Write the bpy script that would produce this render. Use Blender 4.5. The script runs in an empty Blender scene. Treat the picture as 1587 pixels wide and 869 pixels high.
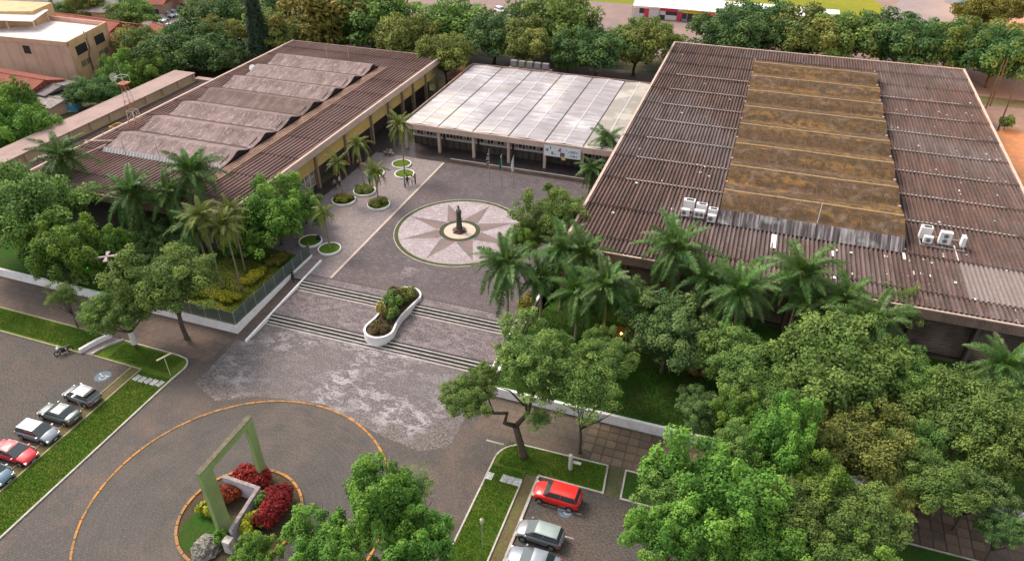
import bpy, bmesh, math, random
import numpy as np
from mathutils import Vector, Matrix
R_ = math.radians
SC = bpy.context.scene
COL = SC.collection
# ------------------------------------------------------------------ camera
CAM_H = 52.0; FPX = 1129.6
pit, rol, yaw = R_(34.462), R_(-0.2385), R_(19.39)
_f = np.array([-math.sin(yaw)*math.cos(pit), math.cos(yaw)*math.cos(pit), -math.sin(pit)])
_r = np.array([math.cos(yaw), math.sin(yaw), 0.0]); _u = np.cross(_r, _f)
CR = np.array([math.cos(rol)*_r+math.sin(rol)*_u, -math.sin(rol)*_r+math.cos(rol)*_u, _f])
cam = bpy.data.cameras.new('camera'); cam_o = bpy.data.objects.new('camera', cam); COL.objects.link(cam_o)
cam.sensor_width = 36; cam.lens = 36*FPX/1587; cam.clip_end = 3000; cam.clip_start = 0.5
cam_o.matrix_world = Matrix(((CR[0][0], CR[1][0], -CR[2][0], 0), (CR[0][1], CR[1][1], -CR[2][1], 0),
                             (CR[0][2], CR[1][2], -CR[2][2], CAM_H), (0, 0, 0, 1)))
SC.camera = cam_o
# ------------------------------------------------------------------ light
w = bpy.data.worlds.new("World"); SC.world = w; w.use_nodes = True
nt = w.node_tree; bg = nt.nodes['Background']
sky = nt.nodes.new('ShaderNodeTexSky'); sky.sky_type = 'NISHITA'; sky.sun_disc = False
SUN_EL, SUN_AZ = R_(48), R_(-70)       # azimuth measured from +Y towards +X
sky.sun_elevation = SUN_EL; sky.sun_rotation = SUN_AZ; sky.air_density = 1.0; sky.dust_density = 3.0
hs = nt.nodes.new('ShaderNodeHueSaturation'); hs.inputs['Saturation'].default_value = 0.12
nt.links.new(sky.outputs[0], hs.inputs['Color']); nt.links.new(hs.outputs[0], bg.inputs[0])
bg.inputs[1].default_value = 0.15
sl = bpy.data.lights.new('sun', 'SUN'); so = bpy.data.objects.new('sun', sl); COL.objects.link(so)
sl.energy = 1.65; sl.angle = R_(18); sl.color = (1.0, 0.79, 0.60)
sd = Vector((math.sin(SUN_AZ)*math.cos(SUN_EL), math.cos(SUN_AZ)*math.cos(SUN_EL), math.sin(SUN_EL)))
so.rotation_euler = sd.to_track_quat('Z', 'Y').to_euler()
SC.view_settings.view_transform = 'Standard'; SC.view_settings.look = 'None'
SC.view_settings.exposure = 1.0; SC.view_settings.gamma = 1.0

def U(px, py, z=0.0):
    d = CR.T @ np.array([(px-793.5)/FPX, -(py-434.5)/FPX, 1.0]); t = (z-CAM_H)/d[2]
    return float(d[0]*t), float(d[1]*t)
def depth(x, y, z): return float(CR[2] @ np.array([x, y, z-CAM_H]))
# ------------------------------------------------------------------ materials
MATS = {}
def mat(name, col, rough=0.8, layers=(), bump=None, metal=0.0, spec=0.3, coord='pos', rnd=0.0, sat=0.0,
        emit=None, alpha=None, tint=None, transl=0.0, scale=(1, 1, 1), brick=None, coat=0.0):
    if name in MATS: return MATS[name]
    m = bpy.data.materials.new(name); m.use_nodes = True; n = m.node_tree; N = n.nodes; L = n.links
    b = N['Principled BSDF']
    if coord == 'pos':
        g = N.new('ShaderNodeNewGeometry'); src = g.outputs['Position']
    else:
        g = N.new('ShaderNodeTexCoord'); src = g.outputs['Object']
    mp = N.new('ShaderNodeMapping'); mp.inputs['Scale'].default_value = scale; L.new(src, mp.inputs[0]); src = mp.outputs[0]
    cur = N.new('ShaderNodeRGB'); cur.outputs[0].default_value = (*col, 1); c = cur.outputs[0]
    for (s, lo, hi, lc, amt, *rest) in layers:
        t = N.new('ShaderNodeTexNoise'); t.inputs['Scale'].default_value = s
        t.inputs['Detail'].default_value = rest[0] if rest else 5; t.inputs['Roughness'].default_value = 0.6
        if len(rest) > 1:
            m2 = N.new('ShaderNodeMapping'); m2.inputs['Scale'].default_value = rest[1]; L.new(src, m2.inputs[0]); L.new(m2.outputs[0], t.inputs[0])
        else: L.new(src, t.inputs[0])
        if len(rest) > 2: t.inputs['Distortion'].default_value = rest[2]
        mr = N.new('ShaderNodeMapRange'); mr.inputs[1].default_value = lo; mr.inputs[2].default_value = hi
        mr.inputs[3].default_value = 0; mr.inputs[4].default_value = amt; L.new(t.outputs[0], mr.inputs[0])
        mx = N.new('ShaderNodeMix'); mx.data_type = 'RGBA'; L.new(mr.outputs[0], mx.inputs[0]); L.new(c, mx.inputs[6])
        mx.inputs[7].default_value = (*lc, 1); c = mx.outputs[2]
    if brick:                                   # fine block pattern: (w, h, mortar size, mortar colour, strength)
        bt = N.new('ShaderNodeTexBrick'); bt.inputs['Scale'].default_value = 1; bt.inputs['Brick Width'].default_value = brick[0]
        bt.inputs['Row Height'].default_value = brick[1]; bt.inputs['Mortar Size'].default_value = brick[2]; bt.inputs['Mortar Smooth'].default_value = .3
        L.new(src, bt.inputs[0]); mx = N.new('ShaderNodeMix'); mx.data_type = 'RGBA'
        ml = N.new('ShaderNodeMath'); ml.operation = 'MULTIPLY'; ml.inputs[1].default_value = brick[4]; L.new(bt.outputs['Fac'], ml.inputs[0])
        L.new(ml.outputs[0], mx.inputs[0]); L.new(c, mx.inputs[6]); mx.inputs[7].default_value = (*brick[3], 1); c = mx.outputs[2]
    if tint:
        a = N.new('ShaderNodeAttribute'); a.attribute_name = 'tint'
        mx = N.new('ShaderNodeMix'); mx.data_type = 'RGBA'; L.new(a.outputs['Fac'], mx.inputs[0]); L.new(c, mx.inputs[6])
        mx.inputs[7].default_value = (*tint, 1); c = mx.outputs[2]
    if rnd:
        o = N.new('ShaderNodeObjectInfo'); h = N.new('ShaderNodeHueSaturation')
        mr = N.new('ShaderNodeMapRange'); mr.inputs[3].default_value = 1-rnd; mr.inputs[4].default_value = 1+rnd
        L.new(o.outputs['Random'], mr.inputs[0]); L.new(mr.outputs[0], h.inputs['Value']); L.new(c, h.inputs['Color'])
        if sat:
            m3 = N.new('ShaderNodeMath'); m3.operation = 'MULTIPLY_ADD'; m3.inputs[1].default_value = sat; m3.inputs[2].default_value = 0.5-sat/2
            L.new(o.outputs['Random'], m3.inputs[0]); L.new(m3.outputs[0], h.inputs['Hue'])
        c = h.outputs[0]
    L.new(c, b.inputs['Base Color'])
    b.inputs['Roughness'].default_value = rough; b.inputs['Metallic'].default_value = metal
    b.inputs['Specular IOR Level'].default_value = spec
    if coat: b.inputs['Coat Weight'].default_value = coat; b.inputs['Coat Roughness'].default_value = .08
    if bump:
        t = N.new('ShaderNodeTexNoise'); t.inputs['Scale'].default_value = bump[0]; t.inputs['Detail'].default_value = 4; L.new(src, t.inputs[0])
        bp = N.new('ShaderNodeBump'); bp.inputs['Strength'].default_value = bump[1]; bp.inputs['Distance'].default_value = bump[2] if len(bump) > 2 else .05
        L.new(t.outputs[0], bp.inputs['Height']); L.new(bp.outputs[0], b.inputs['Normal'])
    if emit: b.inputs['Emission Color'].default_value = (*emit[0], 1); b.inputs['Emission Strength'].default_value = emit[1]
    if alpha is not None: b.inputs['Alpha'].default_value = alpha
    if transl:
        out = N['Material Output']; tr = N.new('ShaderNodeBsdfTranslucent'); L.new(c, tr.inputs[0])
        ms = N.new('ShaderNodeMixShader'); ms.inputs[0].default_value = transl; L.new(b.outputs[0], ms.inputs[1]); L.new(tr.outputs[0], ms.inputs[2]); L.new(ms.outputs[0], out.inputs[0])
    MATS[name] = m
    return m
M = mat
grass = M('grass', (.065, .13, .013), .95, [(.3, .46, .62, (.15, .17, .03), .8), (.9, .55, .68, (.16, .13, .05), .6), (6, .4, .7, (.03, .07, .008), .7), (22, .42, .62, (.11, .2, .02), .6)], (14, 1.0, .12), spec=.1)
grass_dark = M('grass_deep_green', (.03, .1, .012), .95, [(.5, .4, .65, (.06, .06, .02), .7), (6, .4, .7, (.02, .05, .008), .7), (20, .45, .65, (.06, .12, .02), .5)], (14, 1.0, .12), spec=.1)  # darker, deeper green lawn colour
field = M('field_grass', (.17, .2, .02), .95, [(.05, .4, .6, (.28, .24, .03), .7), (1.5, .4, .7, (.12, .16, .02), .6)], (4, 1.0, .1), spec=.1)
asphalt = M('road_paving', (.078, .068, .064), .8, [(.1, .44, .56, (.15, .1, .076), .95), (.3, .46, .62, (.06, .056, .053), .8), (2.2, .5, .7, (.16, .14, .125), .5), (6, .42, .6, (.045, .038, .034), .6, 8), (9, .52, .64, (.2, .175, .165), .5, 8)], (11, .8, .04), brick=(.42, .21, .035, (.045, .04, .038), .45), spec=.35)
parking = M('parking_paving', (.085, .075, .07), .85, [(.15, .42, .62, (.13, .085, .065), .85), (.4, .45, .7, (.055, .055, .055), .8), (3, .5, .75, (.12, .13, .1), .35), (4.5, .42, .6, (.04, .035, .032), .7, 8), (7, .52, .64, (.2, .18, .16), .55, 8)], (11, .8, .04), brick=(.42, .21, .035, (.045, .04, .038), .4), spec=.3)
walk = M('sidewalk_paving', (.105, .08, .068), .88, [(.25, .42, .62, (.15, .10, .08), .85), (1.2, .45, .7, (.07, .055, .05), .7), (9, .45, .7, (.17, .14, .12), .5)], (9, .8, .04), brick=(1.0, 1.0, .03, (.05, .04, .035), .7))
dark_mosaic = M('dark_mosaic', (.062, .047, .056), .7, [(.1, .46, .6, (.105, .064, .06), .9), (.5, .45, .7, (.07, .06, .066), .7), (.35, .5, .62, (.12, .098, .108), .7, 8), (1.4, .52, .64, (.19, .16, .175), .55, 8, (1, 1.6, 1)), (4.5, .4, .6, (.04, .03, .032), .7, 8), (7, .54, .66, (.24, .2, .22), .6, 8)], (22, .6, .03), brick=(.3, .3, .04, (.05, .045, .045), .35), spec=.4)
light_mosaic = M('light_mosaic', (.175, .145, .155), .75, [(.15, .4, .65, (.19, .15, .15), .9), (1.2, .45, .7, (.3, .25, .25), .7), (4.5, .4, .6, (.1, .08, .08), .75, 8), (8, .5, .64, (.42, .38, .38), .6, 8)], (22, .6, .03), spec=.4)
mid_mosaic = M('mid_mosaic', (.115, .09, .095), .72, [(.2, .44, .62, (.17, .135, .145), .9), (.9, .47, .55, (.06, .046, .05), .85, 9, (1, 2.0, 1), .6), (.7, .5, .58, (.24, .2, .215), .6, 9, (1, 1.8, 1), .4), (4.5, .4, .6, (.07, .055, .058), .75, 8), (8, .5, .64, (.31, .27, .28), .6, 8)], (22, .6, .03), spec=.4)
wave_mosaic = M('wave_mosaic', (.085, .07, .073), .7, [(.6, .485, .525, (.36, .33, .355), 1.0, 10, (1, 1.6, 1), .5), (2.6, .5, .58, (.34, .31, .33), .6, 8, (1, 1.7, 1), .6), (.9, .52, .6, (.06, .052, .055), .7, 9, (1, 1.6, 1), .4), (.13, .44, .58, (.09, .072, .075), .6, 2), (.16, .44, .56, (.095, .08, .08), .7, 3), (5, .42, .6, (.05, .04, .042), .65, 8), (8, .52, .64, (.36, .33, .35), .5, 8)], (22, .6, .03), spec=.45)
def blend_edges(m):
    n = m.node_tree; N = n.nodes; L = n.links; pb = N['Principled BSDF']; g = N.new('ShaderNodeNewGeometry')
    mp = N.new('ShaderNodeMapping'); mp.inputs['Location'].default_value = (35.5/13.2, -49.5/7.6, 0); mp.inputs['Scale'].default_value = (1/13.2, 1/7.6, 0); L.new(g.outputs['Position'], mp.inputs[0])
    le = N.new('ShaderNodeVectorMath'); le.operation = 'LENGTH'; L.new(mp.outputs[0], le.inputs[0])
    t = N.new('ShaderNodeTexNoise'); t.inputs['Scale'].default_value = .45; t.inputs['Detail'].default_value = 9; L.new(g.outputs['Position'], t.inputs[0])
    ad = N.new('ShaderNodeMath'); ad.operation = 'MULTIPLY_ADD'; ad.inputs[1].default_value = 1.5; L.new(t.outputs[0], ad.inputs[0]); L.new(le.outputs['Value'], ad.inputs[2])
    mr = N.new('ShaderNodeMapRange'); mr.inputs[1].default_value = 1.6; mr.inputs[2].default_value = 2.05; mr.inputs[3].default_value = 0; mr.inputs[4].default_value = .9; L.new(ad.outputs[0], mr.inputs[0])
    t2 = N.new('ShaderNodeTexNoise'); t2.inputs['Scale'].default_value = 4.5; t2.inputs['Detail'].default_value = 8; L.new(g.outputs['Position'], t2.inputs[0])
    cr_ = N.new('ShaderNodeValToRGB'); cr_.color_ramp.elements[0].position = .4; cr_.color_ramp.elements[0].color = (.045, .036, .034, 1); cr_.color_ramp.elements[1].position = .64; cr_.color_ramp.elements[1].color = (.17, .14, .13, 1); L.new(t2.outputs[0], cr_.inputs[0])
    mx = N.new('ShaderNodeMix'); mx.data_type = 'RGBA'; L.new(mr.outputs[0], mx.inputs[0]); L.new(pb.inputs['Base Color'].links[0].from_socket, mx.inputs[6]); L.new(cr_.outputs[0], mx.inputs[7]); L.new(mx.outputs[2], pb.inputs['Base Color'])
blend_edges(wave_mosaic)
star_light = M('star_mosaic_pale', (.33, .285, .3), .75, [(.5, .44, .62, (.43, .39, .42), .8), (1.6, .45, .64, (.24, .19, .2), .6), (5, .42, .62, (.17, .13, .14), .6, 8)], (22, .6, .03), spec=.3)
star_brown = M('star_mosaic_brown', (.2, .14, .13), .75, [(1, .4, .7, (.22, .16, .15), .8), (5, .42, .62, (.1, .07, .07), .6, 8)], (22, .6, .03), spec=.3)
star_grey = M('star_mosaic_grey', (.15, .125, .125), .75, [(1, .4, .7, (.2, .16, .16), .8), (16, .42, .66, (.09, .075, .075), .6)], (22, .6, .03), spec=.3)
cream = M('cream_stone', (.48, .4, .33), .8, [(1.5, .4, .7, (.36, .29, .24), .7), (12, .45, .7, (.55, .48, .4), .5)])
white_paint = M('white_wall_paint', (.8, .78, .8), .7, [(.8, .5, .75, (.5, .46, .46), .6), (5, .5, .75, (.6, .56, .54), .5, 5, (1, 1, .2))], spec=.3)
kerb_white = M('white_kerb_paint', (.47, .445, .42), .8, [(1.2, .44, .62, (.33, .29, .25), .8), (9, .5, .7, (.25, .22, .2), .5)])
kerb_old = M('old_kerb_concrete', (.33, .29, .2), .85, [(1.5, .45, .7, (.2, .19, .1), .7), (9, .5, .7, (.12, .12, .07), .6)])
kerb_orange = M('orange_kerb_paint', (.45, .19, .04), .85, [(.8, .42, .56, (.2, .13, .07), .9), (9, .5, .7, (.72, .36, .07), .5)], rnd=.12)
step_dark = M('dark_step_stone', (.03, .03, .034), .7, [(3, .45, .7, (.055, .05, .05), .7)])
soil = M('soil', (.06, .045, .03), .95, [(2, .4, .7, (.1, .065, .035), .8), (10, .45, .7, (.03, .04, .012), .6)], (8, 1, .1))
strip_soil = M('verge_soil', (.11, .078, .042), .95, [(1, .4, .6, (.1, .12, .03), .8), (5, .45, .7, (.2, .15, .08), .7), (16, .45, .7, (.05, .045, .02), .6)], (8, 1, .06))
dirt = M('pink_dirt', (.25, .17, .15), .95, [(.03, .4, .6, (.2, .15, .15), .9), (.25, .45, .7, (.3, .2, .17), .6), (2, .45, .7, (.16, .12, .11), .5)])
path_grey = M('path_grey', (.22, .19, .2), .9, [(.1, .4, .6, (.26, .22, .22), .9), (1.5, .45, .7, (.16, .14, .14), .6)])
scrub = M('scrub_ground', (.07, .075, .03), .95, [(.06, .42, .6, (.13, .1, .06), .9), (.4, .45, .7, (.04, .06, .02), .8), (3, .45, .7, (.1, .12, .04), .5)], (1, 1, .3))
roof_c = M('brown_fibre_cement', (.135, .076, .061), .85, [(1.0, .4, .6, (.075, .05, .045), .6, 0, (2.04, .14, .02)), (.06, .44, .58, (.15, .118, .116), .9), (.7, .42, .62, (.06, .042, .038), .75, 5, (1.4, .25, 1)), (4, .45, .7, (.2, .15, .14), .5), (1.1, .66, .7, (.36, .33, .3), .6, 8)], (9, .5, .03), spec=.2, rnd=.18)
roof_cl = M('reddish_fibre_cement', (.14, .076, .064), .85, [(1.0, .4, .6, (.075, .046, .04), .6, 0, (2.04, .14, .02)), (.09, .42, .6, (.19, .125, .115), .8), (.7, .45, .7, (.09, .056, .05), .6, 5, (1, .25, 1)), (4, .45, .7, (.24, .16, .15), .5)], (9, .5, .03), spec=.2, rnd=.18)
roof_new = M('new_grey_fibre_cement', (.2, .165, .16), .85, [(.5, .42, .6, (.22, .18, .17), .8), (4, .45, .7, (.33, .29, .28), .5)], spec=.2, rnd=.06)
moss = M('mossy_monitor_sheet', (.1, .054, .027), .9, [(.16, .42, .6, (.085, .05, .028), .9), (.2, .5, .62, (.25, .135, .035), .85, 6, (.4, 2.6, 1)), (.5, .5, .64, (.17, .125, .105), .7, 6), (1.2, .42, .58, (.045, .03, .018), .85, 7, (1, .8, 1)), (7, .42, .7, (.07, .045, .02), .6), (9, .52, .64, (.27, .19, .11), .35, 8)], (9, .6, .05), spec=.15)
moss_line = M('moss_ridge_cap', (.26, .17, .08), .9, [(1.5, .45, .65, (.2, .12, .05), .8), (8, .45, .7, (.42, .34, .22), .6)])
pinkroof = M('pale_pink_monitor_sheet', (.175, .122, .12), .85, [(.15, .42, .6, (.2, .14, .138), .9), (.5, .44, .6, (.1, .066, .062), .85, 5, (1, .3, 1)), (6, .45, .7, (.34, .27, .265), .6), (2.1, .55, .62, (.38, .33, .34), .5, 6, (1.5, .2, 1))], (9, .5, .04), spec=.2)
pinkroof_d = M('dark_pink_monitor_sheet', (.10, .068, .063), .85, [(1, .45, .7, (.2, .14, .13), .7, 5, (1, .3, 1)), (6, .45, .7, (.25, .18, .17), .4)], (9, .5, .04), spec=.2)
grey_sheet = M('grey_streaked_sheet', (.2, .19, .2), .85, [(.8, .42, .62, (.08, .07, .075), .9, 5, (6, 6, .3)), (3, .5, .68, (.42, .4, .4), .7, 5, (3, 3, .25))], spec=.2)
light_sheet = M('pale_grey_sheet', (.36, .36, .38), .85, [(1, .45, .7, (.26, .26, .27), .7), (6, .45, .7, (.44, .43, .43), .4)])
white_roof = M('white_metal_roof', (.31, .285, .31), .4, [(.13, .45, .62, (.58, .57, .61), .9), (.5, .44, .6, (.21, .175, .185), .7, 6, (.35, 2.6, 1)), (2.5, .5, .7, (.24, .2, .2), .5, 6, (.3, 4, 1)), (.08, .5, .62, (.42, .38, .3), .6)], spec=.5)  # broad pale patches put the sky's reflection into the roof colour
grey_roof = M('weathered_metal_roof', (.25, .23, .21), .6, [(.3, .45, .62, (.42, .39, .35), .9), (2.5, .52, .75, (.26, .23, .2), .5, 6, (.3, 3, 1))], spec=.4)
ridge_white = M('roof_ridge_cap_paint', (.58, .57, .58), .4)
seam_dark = M('roof_seam_gutter', (.03, .028, .03), .7)
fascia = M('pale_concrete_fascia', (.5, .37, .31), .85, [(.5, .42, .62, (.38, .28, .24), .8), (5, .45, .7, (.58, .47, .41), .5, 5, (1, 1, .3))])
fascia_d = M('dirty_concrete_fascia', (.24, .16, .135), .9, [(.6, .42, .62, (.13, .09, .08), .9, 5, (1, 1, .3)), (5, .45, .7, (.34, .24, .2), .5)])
concrete = M('concrete', (.36, .29, .24), .88, [(.5, .42, .62, (.27, .21, .17), .8), (5, .45, .7, (.44, .37, .32), .5)], coord='obj')
conc_pos = M('ledge_concrete', (.48, .37, .24), .88, [(.3, .42, .62, (.36, .28, .19), .8), (3, .45, .7, (.4, .3, .2), .5)])
ledge_top = M('ledge_top_concrete', (.3, .21, .19), .88, [(.3, .42, .62, (.22, .16, .15), .8), (3, .45, .7, (.36, .27, .25), .5)])
yellow_wood = M('yellow_louvre_wood', (.55, .38, .11), .8, [(.3, .42, .62, (.34, .26, .12), .8), (4, .45, .7, (.25, .18, .08), .5, 5, (1, 1, 4))])
brown_louvre = M('dark_brown_louvre', (.26, .2, .165), .85, [(.3, .42, .62, (.07, .05, .042), .8), (4, .45, .7, (.16, .12, .1), .5, 5, (.2, 1, 4))])
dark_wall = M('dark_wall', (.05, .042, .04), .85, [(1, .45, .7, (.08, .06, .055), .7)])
brick_wall = M('brown_brick_wall', (.16, .1, .07), .9, [(1, .45, .7, (.22, .15, .1), .6)], brick=(.4, .15, .02, (.2, .17, .15), .5))
glass_d = M('dark_window_glass', (.03, .035, .04), .15, spec=.7)
pane_pale = M('pale_window_glass', (.3, .26, .24), .3, [(.8, .45, .6, (.1, .09, .09), .9)], spec=.6)
frame_w = M('white_window_frame', (.55, .5, .47), .6)
ac_white = M('white_air_conditioner', (.72, .7, .71), .5, coord='obj')
ac_grille = M('grey_fan_grille', (.2, .2, .21), .6)
black = M('black_plastic', (.02, .02, .022), .6)
metal_g = M('galvanised_metal', (.4, .4, .4), .45, metal=.5)
rust = M('peach_duct_paint', (.25, .15, .11), .8, [(.6, .42, .62, (.13, .08, .06), .8), (6, .5, .7, (.5, .33, .25), .5)])
tower_red = M('tower_red_paint', (.42, .15, .1), .7); tower_white = M('tower_white_paint', (.6, .55, .52), .7)
yellow_paint = M('yellow_rail_paint', (.6, .4, .05), .6)
green_slab = M('pale_green_paint', (.27, .36, .14), .8, [(1, .42, .62, (.22, .31, .12), .8), (7, .5, .7, (.35, .42, .2), .5, 5, (1, 1, .3)), (5, .46, .58, (.2, .27, .11), .6, 6, (1, 3, .12))])
green_dark = M('weathered_top_face', (.1, .09, .06), .9, [(3, .42, .62, (.16, .14, .1), .8)])
lav_wall = M('lavender_white_wall', (.5, .47, .54), .8, [(1.5, .42, .62, (.4, .35, .42), .8), (5, .5, .75, (.3, .2, .25), .5)])
rock = M('grey_rock', (.15, .14, .12), .95, [(3, .42, .62, (.38, .36, .33), .9), (10, .42, .62, (.08, .08, .06), .7)], (5, 1, .2), coord='obj')
bronze = M('dark_bronze', (.06, .065, .055), .5, [(6, .45, .65, (.12, .12, .1), .8)], metal=.4, coord='obj')
mon_stone = M('dark_red_granite', (.09, .045, .045), .4, [(8, .45, .65, (.13, .08, .075), .8)], coord='obj')
bark = M('bark', (.085, .065, .048), .95, [(2, .42, .65, (.05, .038, .028), .8), (9, .45, .7, (.15, .12, .09), .5, 5, (1, 1, .3))], (10, 1, .05), coord='obj')
bark_w = M('limewashed_bark', (.62, .59, .57), .9, [(5, .45, .7, (.4, .37, .34), .6)], coord='obj')
palm_bark = M('palm_bark', (.24, .19, .14), .95, [(1.2, .42, .65, (.16, .12, .09), .7, 4, (.5, .5, 6)), (9, .45, .7, (.33, .28, .22), .5)], (10, .7, .04), coord='obj')
palm_green = M('palm_crownshaft', (.1, .15, .03), .7, coord='obj')
def leafmat(n, a, b, dark, **k):
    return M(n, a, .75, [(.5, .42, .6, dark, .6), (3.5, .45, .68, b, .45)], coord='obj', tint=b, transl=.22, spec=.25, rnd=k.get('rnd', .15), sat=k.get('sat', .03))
leaf_mid = leafmat('leaves_mid_green', (.08, .155, .034), (.21, .31, .07), (.036, .088, .022))
leaf_olive = leafmat('leaves_olive_green', (.12, .155, .036), (.27, .30, .07), (.06, .09, .025))
leaf_bright = leafmat('leaves_bright_green', (.06, .15, .022), (.18, .32, .045), (.03, .09, .017), rnd=.1)
leaf_deep = leafmat('leaves_deep_green', (.052, .122, .038), (.15, .24, .07), (.025, .075, .028))
leaf_lime = leafmat('leaves_lime_yellow', (.22, .26, .015), (.4, .38, .03), (.1, .14, .01), rnd=.05)
leaf_red = leafmat('leaves_crimson', (.15, .012, .010), (.34, .045, .03), (.06, .008, .006), rnd=.05)
leaf_yel = leafmat('leaves_straw_yellow', (.36, .27, .07), (.5, .42, .14), (.2, .15, .04), rnd=.05)
leaf_autumn = leafmat('leaves_yellow_olive', (.13, .125, .022), (.26, .23, .04), (.06, .08, .02))
frond_m = M('palm_frond_green', (.048, .115, .02), .5, [(2, .42, .62, (.11, .2, .03), .7)], coord='obj', transl=.2, rnd=.25, sat=.03, spec=.4)
frond_y = M('palm_frond_yellow_green', (.11, .15, .025), .6, [(2, .42, .62, (.2, .2, .04), .7)], coord='obj', transl=.2, rnd=.2, spec=.4)
tile_red = M('red_clay_tiles', (.27, .075, .045), .9, [(.5, .42, .62, (.16, .05, .035), .8), (5, .45, .7, (.36, .13, .08), .5)], brick=(.3, .4, .06, (.1, .03, .02), .6))
plaster = M('peach_plaster', (.54, .36, .28), .9, [(.25, .42, .62, (.44, .28, .22), .8), (3, .45, .7, (.56, .4, .3), .5, 5, (1, 1, .3))], brick=(.45, .22, .03, (.35, .24, .17), .35))
plaster_o = M('orange_plaster', (.6, .38, .22), .9, [(.4, .42, .62, (.45, .3, .15), .8), (3, .45, .7, (.6, .45, .26), .5, 5, (1, 1, .3))])
pink_in = M('pink_parapet_plaster', (.58, .36, .31), .9, [(.8, .42, .62, (.5, .32, .28), .8)])
roof_slab = M('pale_roof_screed', (.72, .66, .66), .8, [(.3, .42, .62, (.55, .45, .45), .8), (2, .45, .7, (.78, .76, .76), .6)])
shed_grey = M('grey_shed_roof', (.16, .14, .14), .9, [(.4, .42, .62, (.1, .09, .09), .8), (4, .5, .7, (.3, .27, .27), .5)])
white_pl = M('white_plastic_sheet', (.8, .79, .82), .6)
# ------------------------------------------------------------------ mesh builder
class MB:
    def __init__(s): s.v = []; s.f = []; s.mi = []; s.m = 0
    def face(s, idx): s.f.append(tuple(idx)); s.mi.append(s.m)
    def poly(s, pts):
        i = len(s.v); s.v += [tuple(p) for p in pts]; s.face(range(i, i+len(pts)))
    def box(s, x0, y0, z0, x1, y1, z1):
        i = len(s.v); s.v += [(x0, y0, z0), (x1, y0, z0), (x1, y1, z0), (x0, y1, z0), (x0, y0, z1), (x1, y0, z1), (x1, y1, z1), (x0, y1, z1)]
        for q in ((0, 3, 2, 1), (4, 5, 6, 7), (0, 1, 5, 4), (1, 2, 6, 5), (2, 3, 7, 6), (3, 0, 4, 7)): s.face([i+k for k in q])
    def hexa(s, b, t):
        """8-corner solid from 4 bottom and 4 top points (ccw)"""
        i = len(s.v); s.v += [tuple(p) for p in b]+[tuple(p) for p in t]
        for q in ((0, 3, 2, 1), (4, 5, 6, 7), (0, 1, 5, 4), (1, 2, 6, 5), (2, 3, 7, 6), (3, 0, 4, 7)): s.face([i+k for k in q])
    def prism(s, poly, z0, z1):
        n = len(poly); i = len(s.v); s.v += [(p[0], p[1], z0) for p in poly]+[(p[0], p[1], z1) for p in poly]
        s.face([i+k for k in reversed(range(n))]); s.face([i+n+k for k in range(n)])
        for k in range(n): s.face((i+k, i+(k+1) % n, i+n+(k+1) % n, i+n+k))
    def tube(s, pts, rad, n=8, cap=True):
        pts = [Vector(p) for p in pts]
        rad = rad if isinstance(rad, (list, tuple)) else [rad]*len(pts)
        base = len(s.v); ref = Vector((0, 0, 1))
        for k, p in enumerate(pts):
            d = (pts[min(k+1, len(pts)-1)]-pts[max(k-1, 0)]).normalized()
            a = d.cross(ref) if abs(d.z) < .95 else d.cross(Vector((1, 0, 0))); a.normalize(); b = d.cross(a)
            for j in range(n):
                t = 2*math.pi*j/n; q = p+(a*math.cos(t)+b*math.sin(t))*rad[k]; s.v.append(tuple(q))
        for k in range(len(pts)-1):
            for j in range(n):
                a0 = base+k*n+j; a1 = base+k*n+(j+1) % n; s.face((a0, a1, a1+n, a0+n))
        if cap: s.face([base+j for j in reversed(range(n))]); s.face([base+(len(pts)-1)*n+j for j in range(n)])
    def lathe(s, prof, cx=0, cy=0, n=24):
        base = len(s.v)
        for (r, z) in prof:
            for j in range(n): t = 2*math.pi*j/n; s.v.append((cx+r*math.cos(t), cy+r*math.sin(t), z))
        for k in range(len(prof)-1):
            for j in range(n):
                a0 = base+k*n+j; a1 = base+k*n+(j+1) % n; s.face((a0, a1, a1+n, a0+n))
        s.face([base+(len(prof)-1)*n+j for j in range(n)])
    def mesh(s, name, mats, smooth=False):
        me = bpy.data.meshes.new(name); me.from_pydata(s.v, [], s.f)
        for m in (mats if isinstance(mats, (list, tuple)) else [mats]): me.materials.append(m)
        me.polygons.foreach_set('material_index', s.mi)
        if smooth: me.polygons.foreach_set('use_smooth', [True]*len(me.polygons))
        me.update(); return me
    def obj(s, name, mats, parent=None, smooth=False): return link(name, s.mesh(name, mats, smooth), parent)
def link(name, me, parent=None, loc=None, rz=None):
    o = bpy.data.objects.new(name, me); COL.objects.link(o)
    if parent is not None: o.parent = parent
    if loc is not None: o.location = loc
    if rz is not None: o.rotation_euler[2] = rz
    return o
def tag(o, label, cat, group=None):
    o['label'] = label; o['category'] = cat
    if group: o['group'] = group
    return o
def thing(name, label, cat, loc=(0, 0, 0), rz=0.0, group=None):
    o = bpy.data.objects.new(name, None); COL.objects.link(o); o.location = loc; o.rotation_euler[2] = rz
    o.empty_display_size = .3
    return tag(o, label, cat, group)
def structure(o): o['kind'] = 'structure'; return o
def stuff(o): o['kind'] = 'stuff'; return o
def kids(o): return [c for c in bpy.data.objects if c.parent == o]
def sheet(name, poly, z, m, parent=None):
    b = MB(); b.poly([(p[0], p[1], z) for p in poly]); o = b.obj(name, m, parent)
    return structure(o) if parent is None else o
def rect(x0, y0, x1, y1): return [(x0, y0), (x1, y0), (x1, y1), (x0, y1)]
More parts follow.
